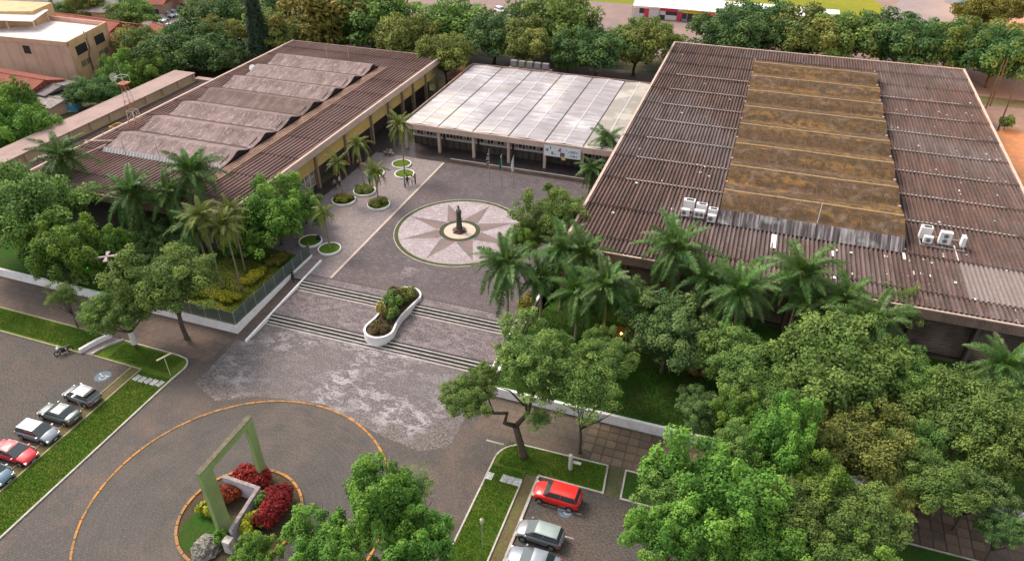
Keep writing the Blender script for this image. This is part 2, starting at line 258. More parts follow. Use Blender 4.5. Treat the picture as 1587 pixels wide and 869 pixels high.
def sweep(b, pts, wd, z0, z1, closed=False):
    """kerb-like solid of width wd along a polyline"""
    n = len(pts); P = [Vector((p[0], p[1])) for p in pts]; L = []; Rr = []
    for i in range(n):
        if closed: a, c = P[(i-1) % n], P[(i+1) % n]
        else: a, c = P[max(i-1, 0)], P[min(i+1, n-1)]
        d1 = (P[i]-a); d2 = (c-P[i])
        if d1.length < 1e-6: d1 = d2
        if d2.length < 1e-6: d2 = d1
        d1 = d1.normalized(); d2 = d2.normalized(); t = (d1+d2).normalized(); nn = Vector((-t.y, t.x))
        k = 1/max(.5, abs(nn.dot(Vector((-d1.y, d1.x))))); L.append(P[i]+nn*wd/2*k); Rr.append(P[i]-nn*wd/2*k)
    base = len(b.v)
    for i in range(n): b.v += [(L[i].x, L[i].y, z0), (Rr[i].x, Rr[i].y, z0), (Rr[i].x, Rr[i].y, z1), (L[i].x, L[i].y, z1)]
    for i in range(n if closed else n-1):
        a = base+4*i; c = base+4*((i+1) % n)
        for k in range(4): b.face((a+k, a+(k+1) % 4, c+(k+1) % 4, c+k))
    if not closed:
        b.face((base+3, base+2, base+1, base)); e = base+4*(n-1); b.face((e, e+1, e+2, e+3))
def arc(cx, cy, r, a0, a1, n): return [(cx+r*math.cos(R_(a0+(a1-a0)*i/n)), cy+r*math.sin(R_(a0+(a1-a0)*i/n))) for i in range(n+1)]
rng = random.Random(7)
ZP = 0.9
# ------------------------------------------------------------------ setting: ground
g = MB()
g.poly([(-900, -300, -.012), (900, -300, -.012), (900, 51.3, -.012), (-900, 51.3, -.012)])
g.obj('ground', scrub)['kind'] = 'structure'
b = MB(); 
b.box(-900, 51.3, -.6, -51.3, 2000, ZP-.012); b.box(-20.3, 51.3, -.6, 900, 2000, ZP-.012); b.box(-51.3, 61.95, -.6, -20.3, 2000, ZP-.012)
structure(b.obj('terrain', scrub))
sheet('road', rect(-57.2, 5, -13.6, 51.25), -.004, asphalt)
sheet('parking_area', rect(-110, 5, -58.3, 42.9), 0, parking)
sheet('parking_area', rect(-12.5, 5, 60, 42.6), 0, parking)
sheet('sidewalk', rect(-110, 45.9, -51.3, 51.2), 0, walk)
sheet('sidewalk', rect(-20.3, 45.9, 60, 51.2), 0, walk)
sheet('mosaic_apron', [(-49.2, 54.3), (-50.6, 50.5), (-50.4, 42.7), (-46.5, 41.2), (-42.6, 43.3), (-36, 44.4), (-29, 42.6), (-24.2, 41.8), (-21.6, 43.2), (-21.7, 54.3)], .004, wave_mosaic)
sheet('mosaic_terrace', rect(-49.3, 55.35, -21.6, 60.75), .45, mid_mosaic)
b = MB(); b.box(-49.3, 55.34, -.2, -21.6, 61, .446); structure(b.obj('terrace_base', step_dark))
# plaza paving
sheet('plaza_paving', [(-46.3, 61.95), (-20.4, 61.95), (-18, 70), (-18, 98.5), (-46.3, 98.5)], ZP-.004, dark_mosaic)
sheet('plaza_walkway', [(-51, 61.95), (-46.3, 61.95), (-46.3, 98.9), (-54.8, 101.2), (-58.6, 98.8), (-58.6, 67), (-51.5, 66.5)], ZP-.004, light_mosaic)
sheet('plaza_band', rect(-49.3, 61.95, -21.6, 63.2), ZP, mid_mosaic)
sheet('plaza_wedge', [(-38.7, 68.95), (-36.3, 68.9), (-37.1, 66.6), (-38.4, 66.6)], ZP+.004, mid_mosaic)
sheet('plaza_joint', rect(-49.3, 63.22, -21.6, 63.34), ZP+.002, step_dark)
b = MB(); sweep(b, [(-46.3, 63.4), (-46.3, 98.4)], .3, ZP-.05, ZP+.012); structure(b.obj('plaza_edge_strip', cream))
# steps
def flight(y0, zlow, n=3):
    t = bpy.data.objects.new('stairs', None); COL.objects.link(t); t['kind'] = 'structure'; t.location = (0, 0, 0)
    for k in range(n):
        b = MB(); ya = y0+k*.42; z1 = zlow+.15*(k+1)
        b.box(-49.3, ya, zlow-.3, -21.6, ya+.42+(.02 if k == n-1 else .0), z1); s = b.obj('step', step_dark, t)
        b = MB(); b.box(-49.3, ya-.012, z1-.07, -21.6, ya+.13, z1+.006); b.obj('nosing', kerb_white, s)
    b = MB(); b.box(-49.3, y0-.35, zlow-.02, -21.6, y0-.22, zlow+.004+(.006)); b.obj('edge_line', kerb_white, t)
flight(60.75-.05, .45); flight(54.1, 0.0)
# circle roundabout
RC = (-36.13, 30.9)
def ring_mat():
    m = mat('roundabout_paving', (.074, .067, .063), .82, [(.12, .44, .6, (.12, .092, .078), .85), (.4, .46, .62, (.055, .054, .05), .75), (6, .42, .6, (.045, .04, .037), .6, 8), (9, .52, .64, (.18, .16, .15), .5, 8)], (11, .8, .04), spec=.35)
    n = m.node_tree; N = n.nodes; L = n.links; p = N['Principled BSDF']
    g = N.new('ShaderNodeNewGeometry'); v = N.new('ShaderNodeVectorMath'); v.operation = 'SUBTRACT'; v.inputs[1].default_value = (-35.4, 30.1, 0); L.new(g.outputs['Position'], v.inputs[0])
    le = N.new('ShaderNodeVectorMath'); le.operation = 'LENGTH'; L.new(v.outputs[0], le.inputs[0])
    no = N.new('ShaderNodeTexNoise'); no.noise_dimensions = '1D'; no.inputs['Scale'].default_value = 3.5; no.inputs['Detail'].default_value = 6; L.new(le.outputs['Value'], no.inputs['W'])
    mr = N.new('ShaderNodeMapRange'); mr.inputs[1].default_value = .42; mr.inputs[2].default_value = .66; mr.inputs[3].default_value = .95; mr.inputs[4].default_value = 1.07; L.new(no.outputs[0], mr.inputs[0])
    h = N.new('ShaderNodeHueSaturation'); L.new(mr.outputs[0], h.inputs['Value']); src = p.inputs['Base Color'].links[0].from_socket; L.new(src, h.inputs['Color']); L.new(h.outputs[0], p.inputs['Base Color'])
    return m
sheet('roundabout', arc(*RC, 13.1, 0, 360, 72)[:-1], .008, ring_mat())
def kerb_stones(cx, cy, r, n, name, label_parent, wd=.2, z1=.1, skip=()):
    t = bpy.data.objects.new(label_parent, None); COL.objects.link(t); t.location = (cx, cy, 0); t['kind'] = 'structure'
    da = 360/n; b = MB(); sweep(b, arc(0, 0, r, -da*.46, da*.46, 3), wd, -.05, z1); me = b.mesh(name, kerb_orange)
    for i in range(n):
        if i in skip: continue
        o = link(name, me, t, (rng.uniform(-.01, .01), rng.uniform(-.01, .01), rng.uniform(-.012, .008)), R_(i*da))
    return t
kerb_stones(*RC, 13.1, 80, 'kerb_stone', 'roundabout_outer_kerb', .2, .06)
kerb_stones(-35.36, 30.1, 5.15, 30, 'kerb_stone', 'roundabout_island_kerb', .24, .2)
sheet('island_soil', arc(-35.36, 30.1, 5.05, 0, 360, 48)[:-1], .1, soil)
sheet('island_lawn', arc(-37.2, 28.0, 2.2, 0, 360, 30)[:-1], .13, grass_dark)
# lawns with kerbs
def lawn(poly, kerb, km, m=grass, z=.07, zk=.12, wd=.16, closed=True, name='lawn'):
    b = MB(); b.prism(poly, -.1, z); o = structure(b.obj(name, m))
    if kerb is None: kerb = poly
    b = MB(); sweep(b, kerb, wd, -.1, zk, closed); structure(b.obj('kerb', km)); return o
lawn([(-110, 42.7), (-65.5, 42.6), (-65.3, 43.6), (-65.0, 44.8), (-64.4, 46.0), (-110, 46.2)], None, kerb_old)
cor = arc(-54.6, 44.1, 1.7, 60, -10, 6)
rpoly = [(-57.2, 5), (-53.0, 5), (-53.0, 42.4)]+cor[::-1]+[(-55, 45.8), (-62.6, 45.9), (-63.4, 44.6), (-63.8, 43.6), (-64, 42.7), (-57.2, 42.6)]
lawn(rpoly, [(-53.0, 5), (-53.0, 42.4)]+cor[::-1]+[(-55, 45.8), (-62.6, 45.9)], kerb_white, closed=False)
b = MB(); sweep(b, [(-57.2, 5), (-57.2, 42.6), (-64, 42.7)], .15, -.1, .12); structure(b.obj('kerb', kerb_old))
b = MB(); sweep(b, [(-64, 42.7), (-63.8, 43.6), (-63.4, 44.6), (-62.6, 45.9)], .22, -.1, .3); structure(b.obj('kerb', kerb_white))
b = MB(); sweep(b, [(-65.55, 42.6), (-65.3, 43.7), (-65.0, 44.7), (-64.4, 46.0)], .34, -.1, .55); structure(b.obj('kerb', white_paint))
sheet('footpath', [(-65.5, 42.7), (-64, 42.7), (-63.4, 44.6), (-62.6, 46), (-64.4, 46), (-65.3, 43.6)], .012, path_grey)
sheet('verge', rect(-58.5, 5, -57.28, 42.5), .006, strip_soil)
b = MB(); sweep(b, [(-58.5, 5), (-58.5, 42.5)], .12, -.05, .05); structure(b.obj('kerb', kerb_old))
cor = arc(-14.6, 43.3, 2.45, 180, 95, 8)
rpoly = [(-17.05, 5)]+cor+[(-6.9, 45.9), (-6.6, 42.7), (-13.8, 42.7), (-13.8, 5)]
lawn(rpoly[::-1], [(-17.05, 5)]+cor+[(-6.9, 45.9), (-6.6, 42.7), (-12.6, 42.7)], kerb_white, closed=False)
b = MB(); sweep(b, [(-13.8, 5), (-13.8, 41.6)], .14, -.1, .12); structure(b.obj('kerb', kerb_white))
b = MB(); sweep(b, [(-12.55, 5), (-12.55, 42.55)], .22, -.1, .14); structure(b.obj('kerb', kerb_white))
sheet('verge', rect(-13.7, 5, -12.66, 42.6), .009, strip_soil)
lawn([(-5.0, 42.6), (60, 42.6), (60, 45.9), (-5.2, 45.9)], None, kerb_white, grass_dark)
# stepping stones across the verges, sidewalk slabs
slab_m = M('pale_paving_slab', (.5, .5, .5), .8, [(3, .45, .7, (.38, .36, .34), .6)], coord='obj', rnd=.08)
t = bpy.data.objects.new('stepping_stone_path', None); COL.objects.link(t); t['kind'] = 'structure'
b = MB(); b.box(-.3, -.42, -.02, .3, .42, .05); me = b.mesh('paving_slab', slab_m)
for i in range(5): link('paving_slab', me, t, (-56.6+i*.74, 41.35+rng.uniform(-.05, .05), .075), R_(rng.uniform(-12, -2)))
for x in (-15.35, -14.72, -14.1): link('paving_slab', me, t, (x, 41.35, .075), R_(rng.uniform(-4, 4)))
link('paving_slab', me, t, (-16.7, 41.2, .078), 0)
sm = M('brown_sidewalk_slab', (.15, .105, .075), .9, [(1.5, .4, .7, (.1, .07, .055), .8), (8, .45, .7, (.2, .15, .11), .5)], (6, .6, .03), coord='obj', rnd=.25)
t = bpy.data.objects.new('slab_pavement', None); COL.objects.link(t); t['kind'] = 'structure'
b = MB(); b.box(-.46, -.46, -.02, .46, .46, .05); me = b.mesh('paving_slab', sm)
for i in range(34):
    for j in range(5):
        if rng.random() < .04: continue
        link('paving_slab', me, t, (-9.2+i*1.0, 46.55+j*1.0, rng.uniform(-.012, .008)), R_(rng.uniform(-1.5, 1.5)))
# parking bay lines and wheelchair discs
lm = M('faded_bay_line', (.36, .33, .3), .85, [(4, .45, .65, (.12, .1, .09), .8)])
for k in range(9):
    b = MB(); y = 39.9-k*2.55; b.poly([(-11.9, y-.06, .008), (-7.8, y-.06, .008), (-7.8, y+.06, .008), (-11.9, y+.06, .008)]); structure(b.obj('bay_line', lm))
for k in range(9):
    b = MB(); y = 35.6-k*2.6; b.poly([(-61.4, y-.06, .008), (-58.7, y-.06, .008), (-58.7, y+.06, .008), (-61.4, y+.06, .008)]); structure(b.obj('bay_line', lm))
blue_m = M('faded_blue_marking', (.09, .16, .23), .85, [(5, .45, .65, (.14, .15, .16), .8)])
def wheelchair(cx, cy, rz, s=1.0, name='wheelchair_marking'):
    b = MB(); b.poly([(.85*s*math.cos(R_(a)), .8*s*math.sin(R_(a)), 0) for a in range(0, 360, 12)]); o = b.obj(name, blue_m); o.location = (cx, cy, .012); o.rotation_euler[2] = rz; structure(o)
    b = MB(); b.m = 0
    sweep(b, arc(-.05, -.18, .34, 120, 400, 16), .11, 0.002, .006); sweep(b, [(-.08, .52), (-.05, .0), (.3, -.02), (.42, -.42), (.58, -.36)], .11, .002, .006)
    b.poly([(-.08+.11*math.cos(R_(a)), .6+.11*math.sin(R_(a)), .006) for a in range(0, 360, 30)]); b.obj('symbol', kerb_white, o)
wheelchair(-60.3, 40.4, R_(60)); wheelchair(-9.2, 39.9, R_(90), .9)
# far ground
sheet('sports_track', [(-130, 170), (75, 158), (140, 330), (-160, 330)], ZP, dirt)
lp = [(-85, 206.5), (14, 209.5)]+arc(10, 225, 17.5, -70, 60, 12)+[(10, 300), (-85, 300)]
sheet('playing_field', lp, ZP+.02, field)
sheet('track_path', [(14, 206), (50, 180), (60, 240), (55, 300), (25, 300), (32, 236), (28, 214)], ZP+.01, path_grey)
sheet('street', [(-112, 134), (80, 142), (80, 156), (-112, 150)], ZP-.004, M('far_street', (.17, .125, .115), .9, [(.1, .42, .6, (.13, .11, .11), .8), (1, .45, .7, (.22, .16, .14), .6)]))
sheet('side_street', [(-185, 160), (-172, 160), (-150, 118), (-100, 128), (-100, 138), (-135, 133), (-160, 230), (-185, 230)], ZP, path_grey)
sheet('yard', [(36, 100), (75, 100), (75, 142), (38, 142)], ZP, M('earth_yard', (.26, .14, .08), .9, [(.1, .42, .6, (.18, .11, .07), .8), (1, .45, .7, (.32, .2, .12), .6)]))
sheet('yard_lawn', [(37, 98), (75, 98), (75, 120), (37, 118)], ZP+.01, grass_dark)
# gardens behind the white walls
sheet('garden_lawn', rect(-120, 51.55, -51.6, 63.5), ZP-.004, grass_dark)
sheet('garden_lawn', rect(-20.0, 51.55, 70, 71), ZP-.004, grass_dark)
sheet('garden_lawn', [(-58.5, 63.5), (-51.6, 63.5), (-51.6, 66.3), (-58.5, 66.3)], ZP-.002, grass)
sheet('garden_lawn', rect(-62, 51.6, -51.6, 63.4), ZP, M('yellow_green_garden_grass', (.15, .17, .02), .95, [(.5, .42, .6, (.08, .12, .015), .8), (3, .45, .65, (.24, .2, .04), .6)]))  # bright yellow-green turf inside the fence corner
# ------------------------------------------------------------------ garden walls, ramps, fence
def wall(name, label, pts, wd, z0, z1, m=white_paint, group=None, cat='wall'):
    b = MB(); sweep(b, pts, wd, z0, z1); o = b.obj(name, m); return tag(o, label, cat, group)
lw = wall('garden_wall', 'long white garden wall on the left, carrying a glass fence round its corner', [(-120, 51.3), (-51.3, 51.3), (-51.3, 67)], .3, -.1, 1.15)
rw = wall('garden_wall', 'white garden wall on the right, in front of the lawn and the long louvred hall', [(-20.5, 68.5), (-20.5, 51.3), (3.0, 51.3)], .3, -.1, 1.15)
rw2 = wall('garden_wall', 'white wall stretch at the lower right edge, partly behind trees', [(5.5, 51.3), (60, 51.3)], .3, -.1, 1.15)
def slope_wall(name, label, x0, y0, x1, y1, za, zb, h=.28, wd=.22):
    b = MB(); b.hexa([(x0-wd/2, y0, -.1), (x0+wd/2, y0, -.1), (x1+wd/2, y1, -.1), (x1-wd/2, y1, -.1)],
                     [(x0-wd/2, y0, za+h), (x0+wd/2, y0, za+h), (x1+wd/2, y1, zb+h), (x1-wd/2, y1, zb+h)])
    return tag(b.obj(name, white_paint), label, 'wall')
slope_wall('ramp_wall', 'low sloping white kerb wall beside the left ends of the steps', -49.4, 50.2, -49.4, 66.3, 0, ZP)
slope_wall('ramp_wall', 'low sloping white kerb wall beside the right ends of the steps', -21.5, 50.6, -21.5, 66.3, 0, ZP)
for x0, x1 in ((-51.14, -49.5), (-21.4, -20.66)):
    b = MB(); b.hexa([(x0, 50.2, -.3), (x1, 50.2, -.3), (x1, 66.3, -.3), (x0, 66.3, -.3)], [(x0, 50.2, .006), (x1, 50.2, .006), (x1, 66.3, ZP), (x0, 66.3, ZP)])
    structure(b.obj('ramp', walk))
fence_gl = M('dark_mesh_panel', (.07, .1, .09), .3, [(1, .45, .7, (.12, .15, .135), .6)], alpha=.78, spec=.5)
t = thing('glass_fence', 'grey-green see-through panel fence on the white wall corner', 'fence', (-51.3, 51.3, 1.15))
b = MB(); b.box(-.97, -.015, 0, .97, .015, 1.7); pm = b.mesh('fence_panel', fence_gl)
b = MB(); b.box(-.03, -.03, 0, .03, .03, 1.75); qm = b.mesh('fence_post', metal_g)
for i in range(9):
    link('fence_panel', pm, t, (-1-i*2, 0, 0)); link('fence_post', qm, t, (-i*2, 0, 0))
for i in range(8):
    link('fence_panel', pm, t, (0, 1+i*1.95, 0), R_(90)); link('fence_post', qm, t, (0, 1.95*(i+1), 0))
# ------------------------------------------------------------------ compass rose
cr = bpy.data.objects.new('compass_rose_paving', None); COL.objects.link(cr); cr.location = (-35.5, 79.3, ZP); cr['kind'] = 'structure'
b = MB(); b.poly([(*p, .004) for p in arc(0, 0, 8.95, 0, 360, 96)[:-1]]); b.obj('grass_ring', M('ring_turf', (.045, .06, .02), .95, [(2, .42, .6, (.08, .1, .03), .8), (8, .45, .65, (.03, .035, .015), .7)]), cr)
b = MB(); sweep(b, arc(0, 0, 9.0, 0, 360, 96)[:-1], .1, -.02, .03, True); b.obj('ring_edging', kerb_white, cr)
b = MB(); b.poly([(*p, .012) for p in arc(0, 0, 8.42, 0, 360, 96)[:-1]]); b.obj('mosaic_disc', star_light, cr)
for k in range(8):
    a = R_(-10+45*k); L8 = 8.1 if k % 2 == 0 else 7.9
    for s in (-1, 1):
        b = MB(); pts = [(2.6, 0), (L8, 0), (3.1*math.cos(.38), 3.1*math.sin(.38)*s)]
        pts = pts if s > 0 else pts[::-1]
        b.poly([(p[0], p[1], .018) for p in pts]); o = b.obj('star_point', star_brown if s > 0 else star_grey, cr); o.rotation_euler[2] = a
b = MB(); b.poly([(*p, .024) for p in arc(0, 0, 2.85, 0, 360, 64)[:-1]]); b.obj('grass_ring', M('dark_ring', (.04, .045, .025), .95, [(6, .4, .7, (.08, .09, .04), .7)]), cr)
b = MB(); b.poly([(*p, .03) for p in arc(0, 0, 2.2, 0, 360, 64)[:-1]]); b.obj('stone_disc', cream, cr)
mo = thing('bust_monument', 'dark bronze bust on a tapered column in the middle of the compass rose', 'monument', (-35.5, 79.2, ZP))
b = MB(); b.lathe([(1.05, 0), (1.05, .2), (.8, .2), (.78, .42), (.6, .42)], n=6); b.obj('base', mon_stone, mo)
b = MB(); b.lathe([(.46, .42), (.44, .9), (.4, 1.0), (.33, 2.75), (.42, 2.8), (.42, 2.98), (.3, 3.0)], n=8); b.obj('column', bronze, mo)
b = MB(); b.lathe([(.34, 2.98), (.4, 3.1), (.36, 3.3), (.2, 3.45), (.11, 3.5), (.11, 3.58), (.15, 3.64), (.17, 3.76), (.15, 3.9), (.08, 3.98), (.01, 4.0)], n=14)
o = b.obj('bust', M('pale_bronze', (.12, .13, .11), .5, metal=.3), mo, True)
for v in o.data.vertices: v.co.y *= .72
b = MB(); b.box(-.03, -.16, 3.7, .03, -.1, 3.78); b.obj('nose', M('pale_bronze', (.12, .13, .11)), mo)
# ------------------------------------------------------------------ canaleta roof sheets
PITCH = .49
def chan(b, x, y0, y1, z0, z1, wd=PITCH):
    pr = [(0, 0), (.09, .0), (.16, .23), (.32, .23), (.40, .0), (.49, 0)]; k = wd/PITCH; i = len(b.v)
    for (a, h) in pr: b.v += [(x+a*k, y0, z0+h), (x+a*k, y1, z1+h)]
    for j in range(5): b.face((i+2*j, i+2*j+2, i+2*j+3, i+2*j+1))
    i = len(b.v); b.v += [(x+a*k, y0, z0+h-.035) for (a, h) in pr]
    for j in range(5): a0 = i-12+2*j; b.face((a0, i+j, i+j+1, a0+2))
def sheet_rows(parent, x0, x1, ys, zb, m, single, skip=None, newpatch=None, PITCH=PITCH):
    """rows of channel sheets; nearer rows as separate parts, the rest joined"""
    n = int(round((x1-x0)/PITCH)); meshes = {}; rest = MB()
    for r in range(len(ys)-1):
        ya, yb = ys[r], ys[r+1]+.25; ln = round(yb-ya, 3); 
        for i in range(n):
            x = x0+i*PITCH
            if skip and skip(x, ya): continue
            mm = roof_new if (newpatch and newpatch(x, ya)) else m
            if single(x, ya, r):
                key = (ln, mm.name)
                if key not in meshes:
                    q = MB(); chan(q, 0, 0, ln, .12, -.02); meshes[key] = q.mesh('roof_sheet', mm)
                link('roof_sheet', meshes[key], parent, (x, ya, zb+rng.uniform(-.012, .012)))
            else: chan(rest, x, ya, yb, zb+.12, zb-.02, PITCH)
    if rest.v: stuff(rest.obj('roof_sheet', m, parent))
def gable_cap(b, x0, x1, y, z, wd=.22): b.box(x0, y-wd/2, z, x1, y+wd/2, z+.05)
# right hall --------------------------------------------------------------
rh = thing('right_hall', 'large hall on the right with brown channel-sheet roof and a mossy raised middle', 'building', (8.2, 111.7, ZP))
def P(o): o.matrix_parent_inverse = Matrix.Translation((-o.parent.location[0], -o.parent.location[1], -o.parent.location[2])); return o
class Grp:
    """parts given in world coordinates under a thing at its base"""
    def __init__(s, t): s.t = t
    def add(s, o): 
        o.parent = s.t; o.matrix_parent_inverse = Matrix.Translation(-Vector(s.t.location)); return o
def wp(t, o): o.parent = t; o.matrix_parent_inverse = Matrix.Translation(-Vector(t.location)); return o
def wpart(t, b, name, m, smooth=False): return wp(t, b.obj(name, m, None, smooth))
def roofgrp(t):      # helper parent offset: rows are linked with world coordinates
    class D: pass
    return t
_l = link
def link_w(name, me, parent, loc, rz=None):
    o = _l(name, me, None, loc, rz); wp(parent, o); return o
def sheet_rows_w(t, *a, **k):
    global link
    old = link; link = lambda name, me, parent=None, loc=None, rz=None: (link_w(name, me, parent, loc, rz) if (parent is not None and loc is not None) else (wp(parent, _l(name, me, None)) if parent is not None else _l(name, me, None, loc, rz)))
    try: sheet_rows(t, *a, **k)
    finally: link = old
ys = [70.25, 73.2, 80.75, 88.9, 96.2, 103.6, 110.9, 118.2, 125.6, 132.9, 140.3, 147.2, 153.3]
mon = lambda x, y: (-1.9 < x < 18.5) and 80 < y < 140
sheet_rows_w(rh, -18.2, 34.7, ys, 7.35, roof_c, lambda x, y, r: (r < 2) or (r == 2 and x < -3 and x > -18), skip=mon, newpatch=lambda x, y: x > 24.3 and 73 < y < 75)
b = MB()
for y in ys[4:10]: pass
for y in [89.0, 96.3, 103.7, 111.0, 118.3, 125.7, 133.6]:
    b.box(-14.9, y-.05, 7.56, -1.9, y+.05, 7.66); b.box(19.0, y-.05, 7.56, 31.7, y+.05, 7.66)
stuff(wpart(rh, b, 'flashing_strip', M('white_flashing', (.68, .62, .58), .7, [(3, .45, .7, (.3, .24, .22), .6)])))
b = MB()
rg = random.Random(3)
for i in range(110):
    if i < 66: x = rg.uniform(19.5, 34); y = rg.choice(ys[:10])+abs(rg.gauss(0, 1.6))+.2
    elif i < 88: x = rg.uniform(8, 30); y = rg.uniform(72, 82)
    else: x = rg.uniform(-17, -3); y = rg.uniform(74, 150)
    a = rg.uniform(.14, .36); c = a*rg.uniform(.5, 1.6); b.box(x-a/2, y-c/2, 7.56, x+a/2, y+c/2, 7.585)
b.box(24.2, 80.9, 7.57, 24.45, 84.3, 7.6); b.box(18.6, 79.3, 7.57, 18.9, 81.2, 7.6); b.box(10.9, 77.4, 7.57, 11.3, 78.6, 7.6); b.box(4.4, 77, 7.57, 5.0, 80.2, 7.6)
stuff(wpart(rh, b, 'sealant_patch', M('white_sealant', (.66, .62, .6), .8, [(9, .5, .7, (.45, .4, .38), .6)])))
b = MB(); b.box(-18.55, 70.0, 6.7, -18.2, 153.6, 7.62); wpart(rh, b, 'side_fascia', fascia)
b = MB(); b.box(34.7, 70.0, 6.7, 35.05, 153.6, 7.62); wpart(rh, b, 'side_fascia', fascia)
b = MB(); b.box(-18.2, 153.3, 6.7, 34.7, 153.62, 7.62); wpart(rh, b, 'rear_fascia', fascia)
b = MB(); b.box(-18.2, 69.98, 7.36, 34.7, 70.25, 7.5); wpart(rh, b, 'front_gutter', fascia)
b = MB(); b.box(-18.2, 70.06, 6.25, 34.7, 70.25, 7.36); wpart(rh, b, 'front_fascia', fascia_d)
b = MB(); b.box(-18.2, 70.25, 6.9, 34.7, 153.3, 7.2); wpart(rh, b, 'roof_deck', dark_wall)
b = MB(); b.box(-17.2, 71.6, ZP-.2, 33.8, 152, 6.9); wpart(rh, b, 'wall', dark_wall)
for i in range(9):        # front louvres and columns
    x = -17.2+i*6.08
    b = MB(); b.box(x+.0, 70.75, ZP-.1, x+.35, 71.35, 6.9); wpart(rh, b, 'column', M('dark_concrete_column', (.12, .095, .085), .9, [(2, .45, .7, (.2, .16, .14), .6)]))
for i in range(8):
    x = -17.2+i*6.08+.45
    b = MB()
    for k in range(17):
        z = 1.4+k*.31
        b.hexa([(x, 71.38, z), (x+5.5, 71.38, z), (x+5.5, 71.57, z+.1), (x, 71.57, z+.1)], [(x, 71.38, z+.05), (x+5.5, 71.38, z+.05), (x+5.5, 71.57, z+.15), (x, 71.57, z+.15)])
    stuff(wpart(rh, b, 'louvre_panel', brown_louvre if i != 2 else M('louvre_pale', (.2, .16, .12), .8)))
for i in range(7):        # left flank
    b = MB(); b.box(-17.55, 76+i*12, ZP, -17.18, 76.35+i*12, 6.9); wpart(rh, b, 'column', M('dark_concrete_column', (.12, .095, .085)))
# mossy raised monitor
b = MB(); b.box(-1.75, 82.6, 7.3, 18.55, 143.0, 8.55); wpart(rh, b, 'monitor_base', grey_sheet)
N9 = 8; p9 = (143.2-82.6)/N9
for k in range(N9):
    ya = 82.6+k*p9; yb = ya+p9; ym = ya+p9*.5; b = MB(); za, zm = 8.6, 9.4; n = 20; xs = [-2.0+20.8*i/n for i in range(n+1)]
    prof = [(ya-.12, za-.05), (ya+.35, za+.02), (ya+p9*.16, za+.38), (ya+p9*.34, zm-.08), (ym, zm), (ya+p9*.66, zm-.12), (ya+p9*.85, za+.3), (yb-.02, za)]
    base = len(b.v)
    for i, x in enumerate(xs):
        for (y, z) in prof: b.v.append((x, y, z+(.02 if i % 2 else 0)))
    for (y, z) in prof: pass
    m8 = len(prof)
    for i in range(n):
        for j in range(m8-1): a = base+i*m8+j; b.face((a, a+m8, a+m8+1, a+1))
    i0 = len(b.v); b.v += [(-2.0, y, z-.1) for y, z in prof]; 
    for j in range(m8-1): b.face((base+j, base+j+1, i0+j+1, i0+j))
    e = base+n*m8; i0 = len(b.v); b.v += [(18.8, y, z-.1) for y, z in prof]
    for j in range(m8-1): b.face((e+j+1, e+j, i0+j, i0+j+1))
    f0 = len(b.v); b.v += [(x, prof[0][0], prof[0][1]-.12) for x in xs]
    for i in range(n): b.face((base+i*m8, f0+i, f0+i+1, base+(i+1)*m8))
    o = wpart(rh, b, 'monitor_roof', moss)
    b = MB()
    for x0 in [-2.0+j*1.04 for j in range(20)]:
        q = rg.uniform(-.02, .02); b.box(x0, ym-.16+q, zm+.005, x0+1.0, ym+.16+q, zm+.045+q)
    q = wpart(rh, b, 'ridge_cap', moss_line); stuff(q)
    b = MB()
    for x0 in [-2.0+j*1.6 for j in range(1, 13)]:
        x0 += rg.uniform(-.15, .15); i0 = len(b.v)
        for (y, z) in prof: b.v += [(x0, y, z+.035), (x0+.07, y, z+.035)]
        for j in range(len(prof)-1): b.face((i0+2*j, i0+2*j+1, i0+2*j+3, i0+2*j+2))
    stuff(wpart(rh, b, 'sheet_joint', M('dark_sheet_joint', (.05, .035, .022), .9, [(3, .45, .6, (.2, .15, .09), .8)])))
    b = MB(); b.box(-2.1, yb-.16, za-.02, -1.85, yb+.1, za+.18); b.box(18.62, yb-.16, za-.02, 18.9, yb+.1, za+.18); stuff(wpart(rh, b, 'gutter_spout', fascia))
b = MB()      # leaning front skirt of corrugated grey sheets
n = 84; i0 = len(b.v)
for i in range(n+1):
    x = -2.0+20.8*i/n; q = .07 if i % 2 else 0
    b.v += [(x, 82.45-q, 8.66), (x, 80.75-q, 7.56+q*.6)]
for i in range(n): b.face((i0+2*i, i0+2*i+1, i0+2*i+3, i0+2*i+2))
wpart(rh, b, 'monitor_front_skirt', M('streaked_dark_skirt', (.075, .065, .07), .85, [(.9, .5, .58, (.26, .24, .25), .85, 6, (2.2, .1, .1)), (2, .5, .6, (.03, .026, .028), .8, 5, (2, .15, .15)), (.25, .55, .65, (.3, .3, .31), .6, 3)], spec=.2))
b = MB(); b.tube([(9.2, 82.2, 8.1), (9.45, 84.6, 10.3)], .045, 6); wpart(rh, b, 'mast', metal_g)
# left hall --------------------------------------------------------------
lh = thing('left_hall', 'long hall on the left with reddish channel-sheet roof and pale wavy raised middle', 'building', (-76.8, 96, ZP))
ys = [62.6, 66.6, 73.3, 80.0, 86.7, 93.4, 100.0, 106.7, 113.4, 120.0, 125.2, 129.2]
sheet_rows_w(lh, -93.4, -60.2, ys, 7.35, roof_cl, lambda x, y, r: False, skip=lambda x, y: -89.2 < x < -69.4 and 73 < y < 119, PITCH=.664)
b = MB(); b.box(-93.75, 62.3, 6.7, -93.4, 129.5, 7.65); wpart(lh, b, 'side_fascia', fascia)
b = MB(); b.box(-60.2, 62.3, 6.6, -59.85, 129.5, 7.65); wpart(lh, b, 'side_fascia', fascia)
b = MB(); b.box(-93.4, 129.2, 6.7, -60.2, 129.5, 7.62); wpart(lh, b, 'rear_fascia', fascia_d)
b = MB(); b.box(-93.4, 62.3, 6.5, -60.2, 62.6, 7.5); wpart(lh, b, 'front_fascia', fascia_d)
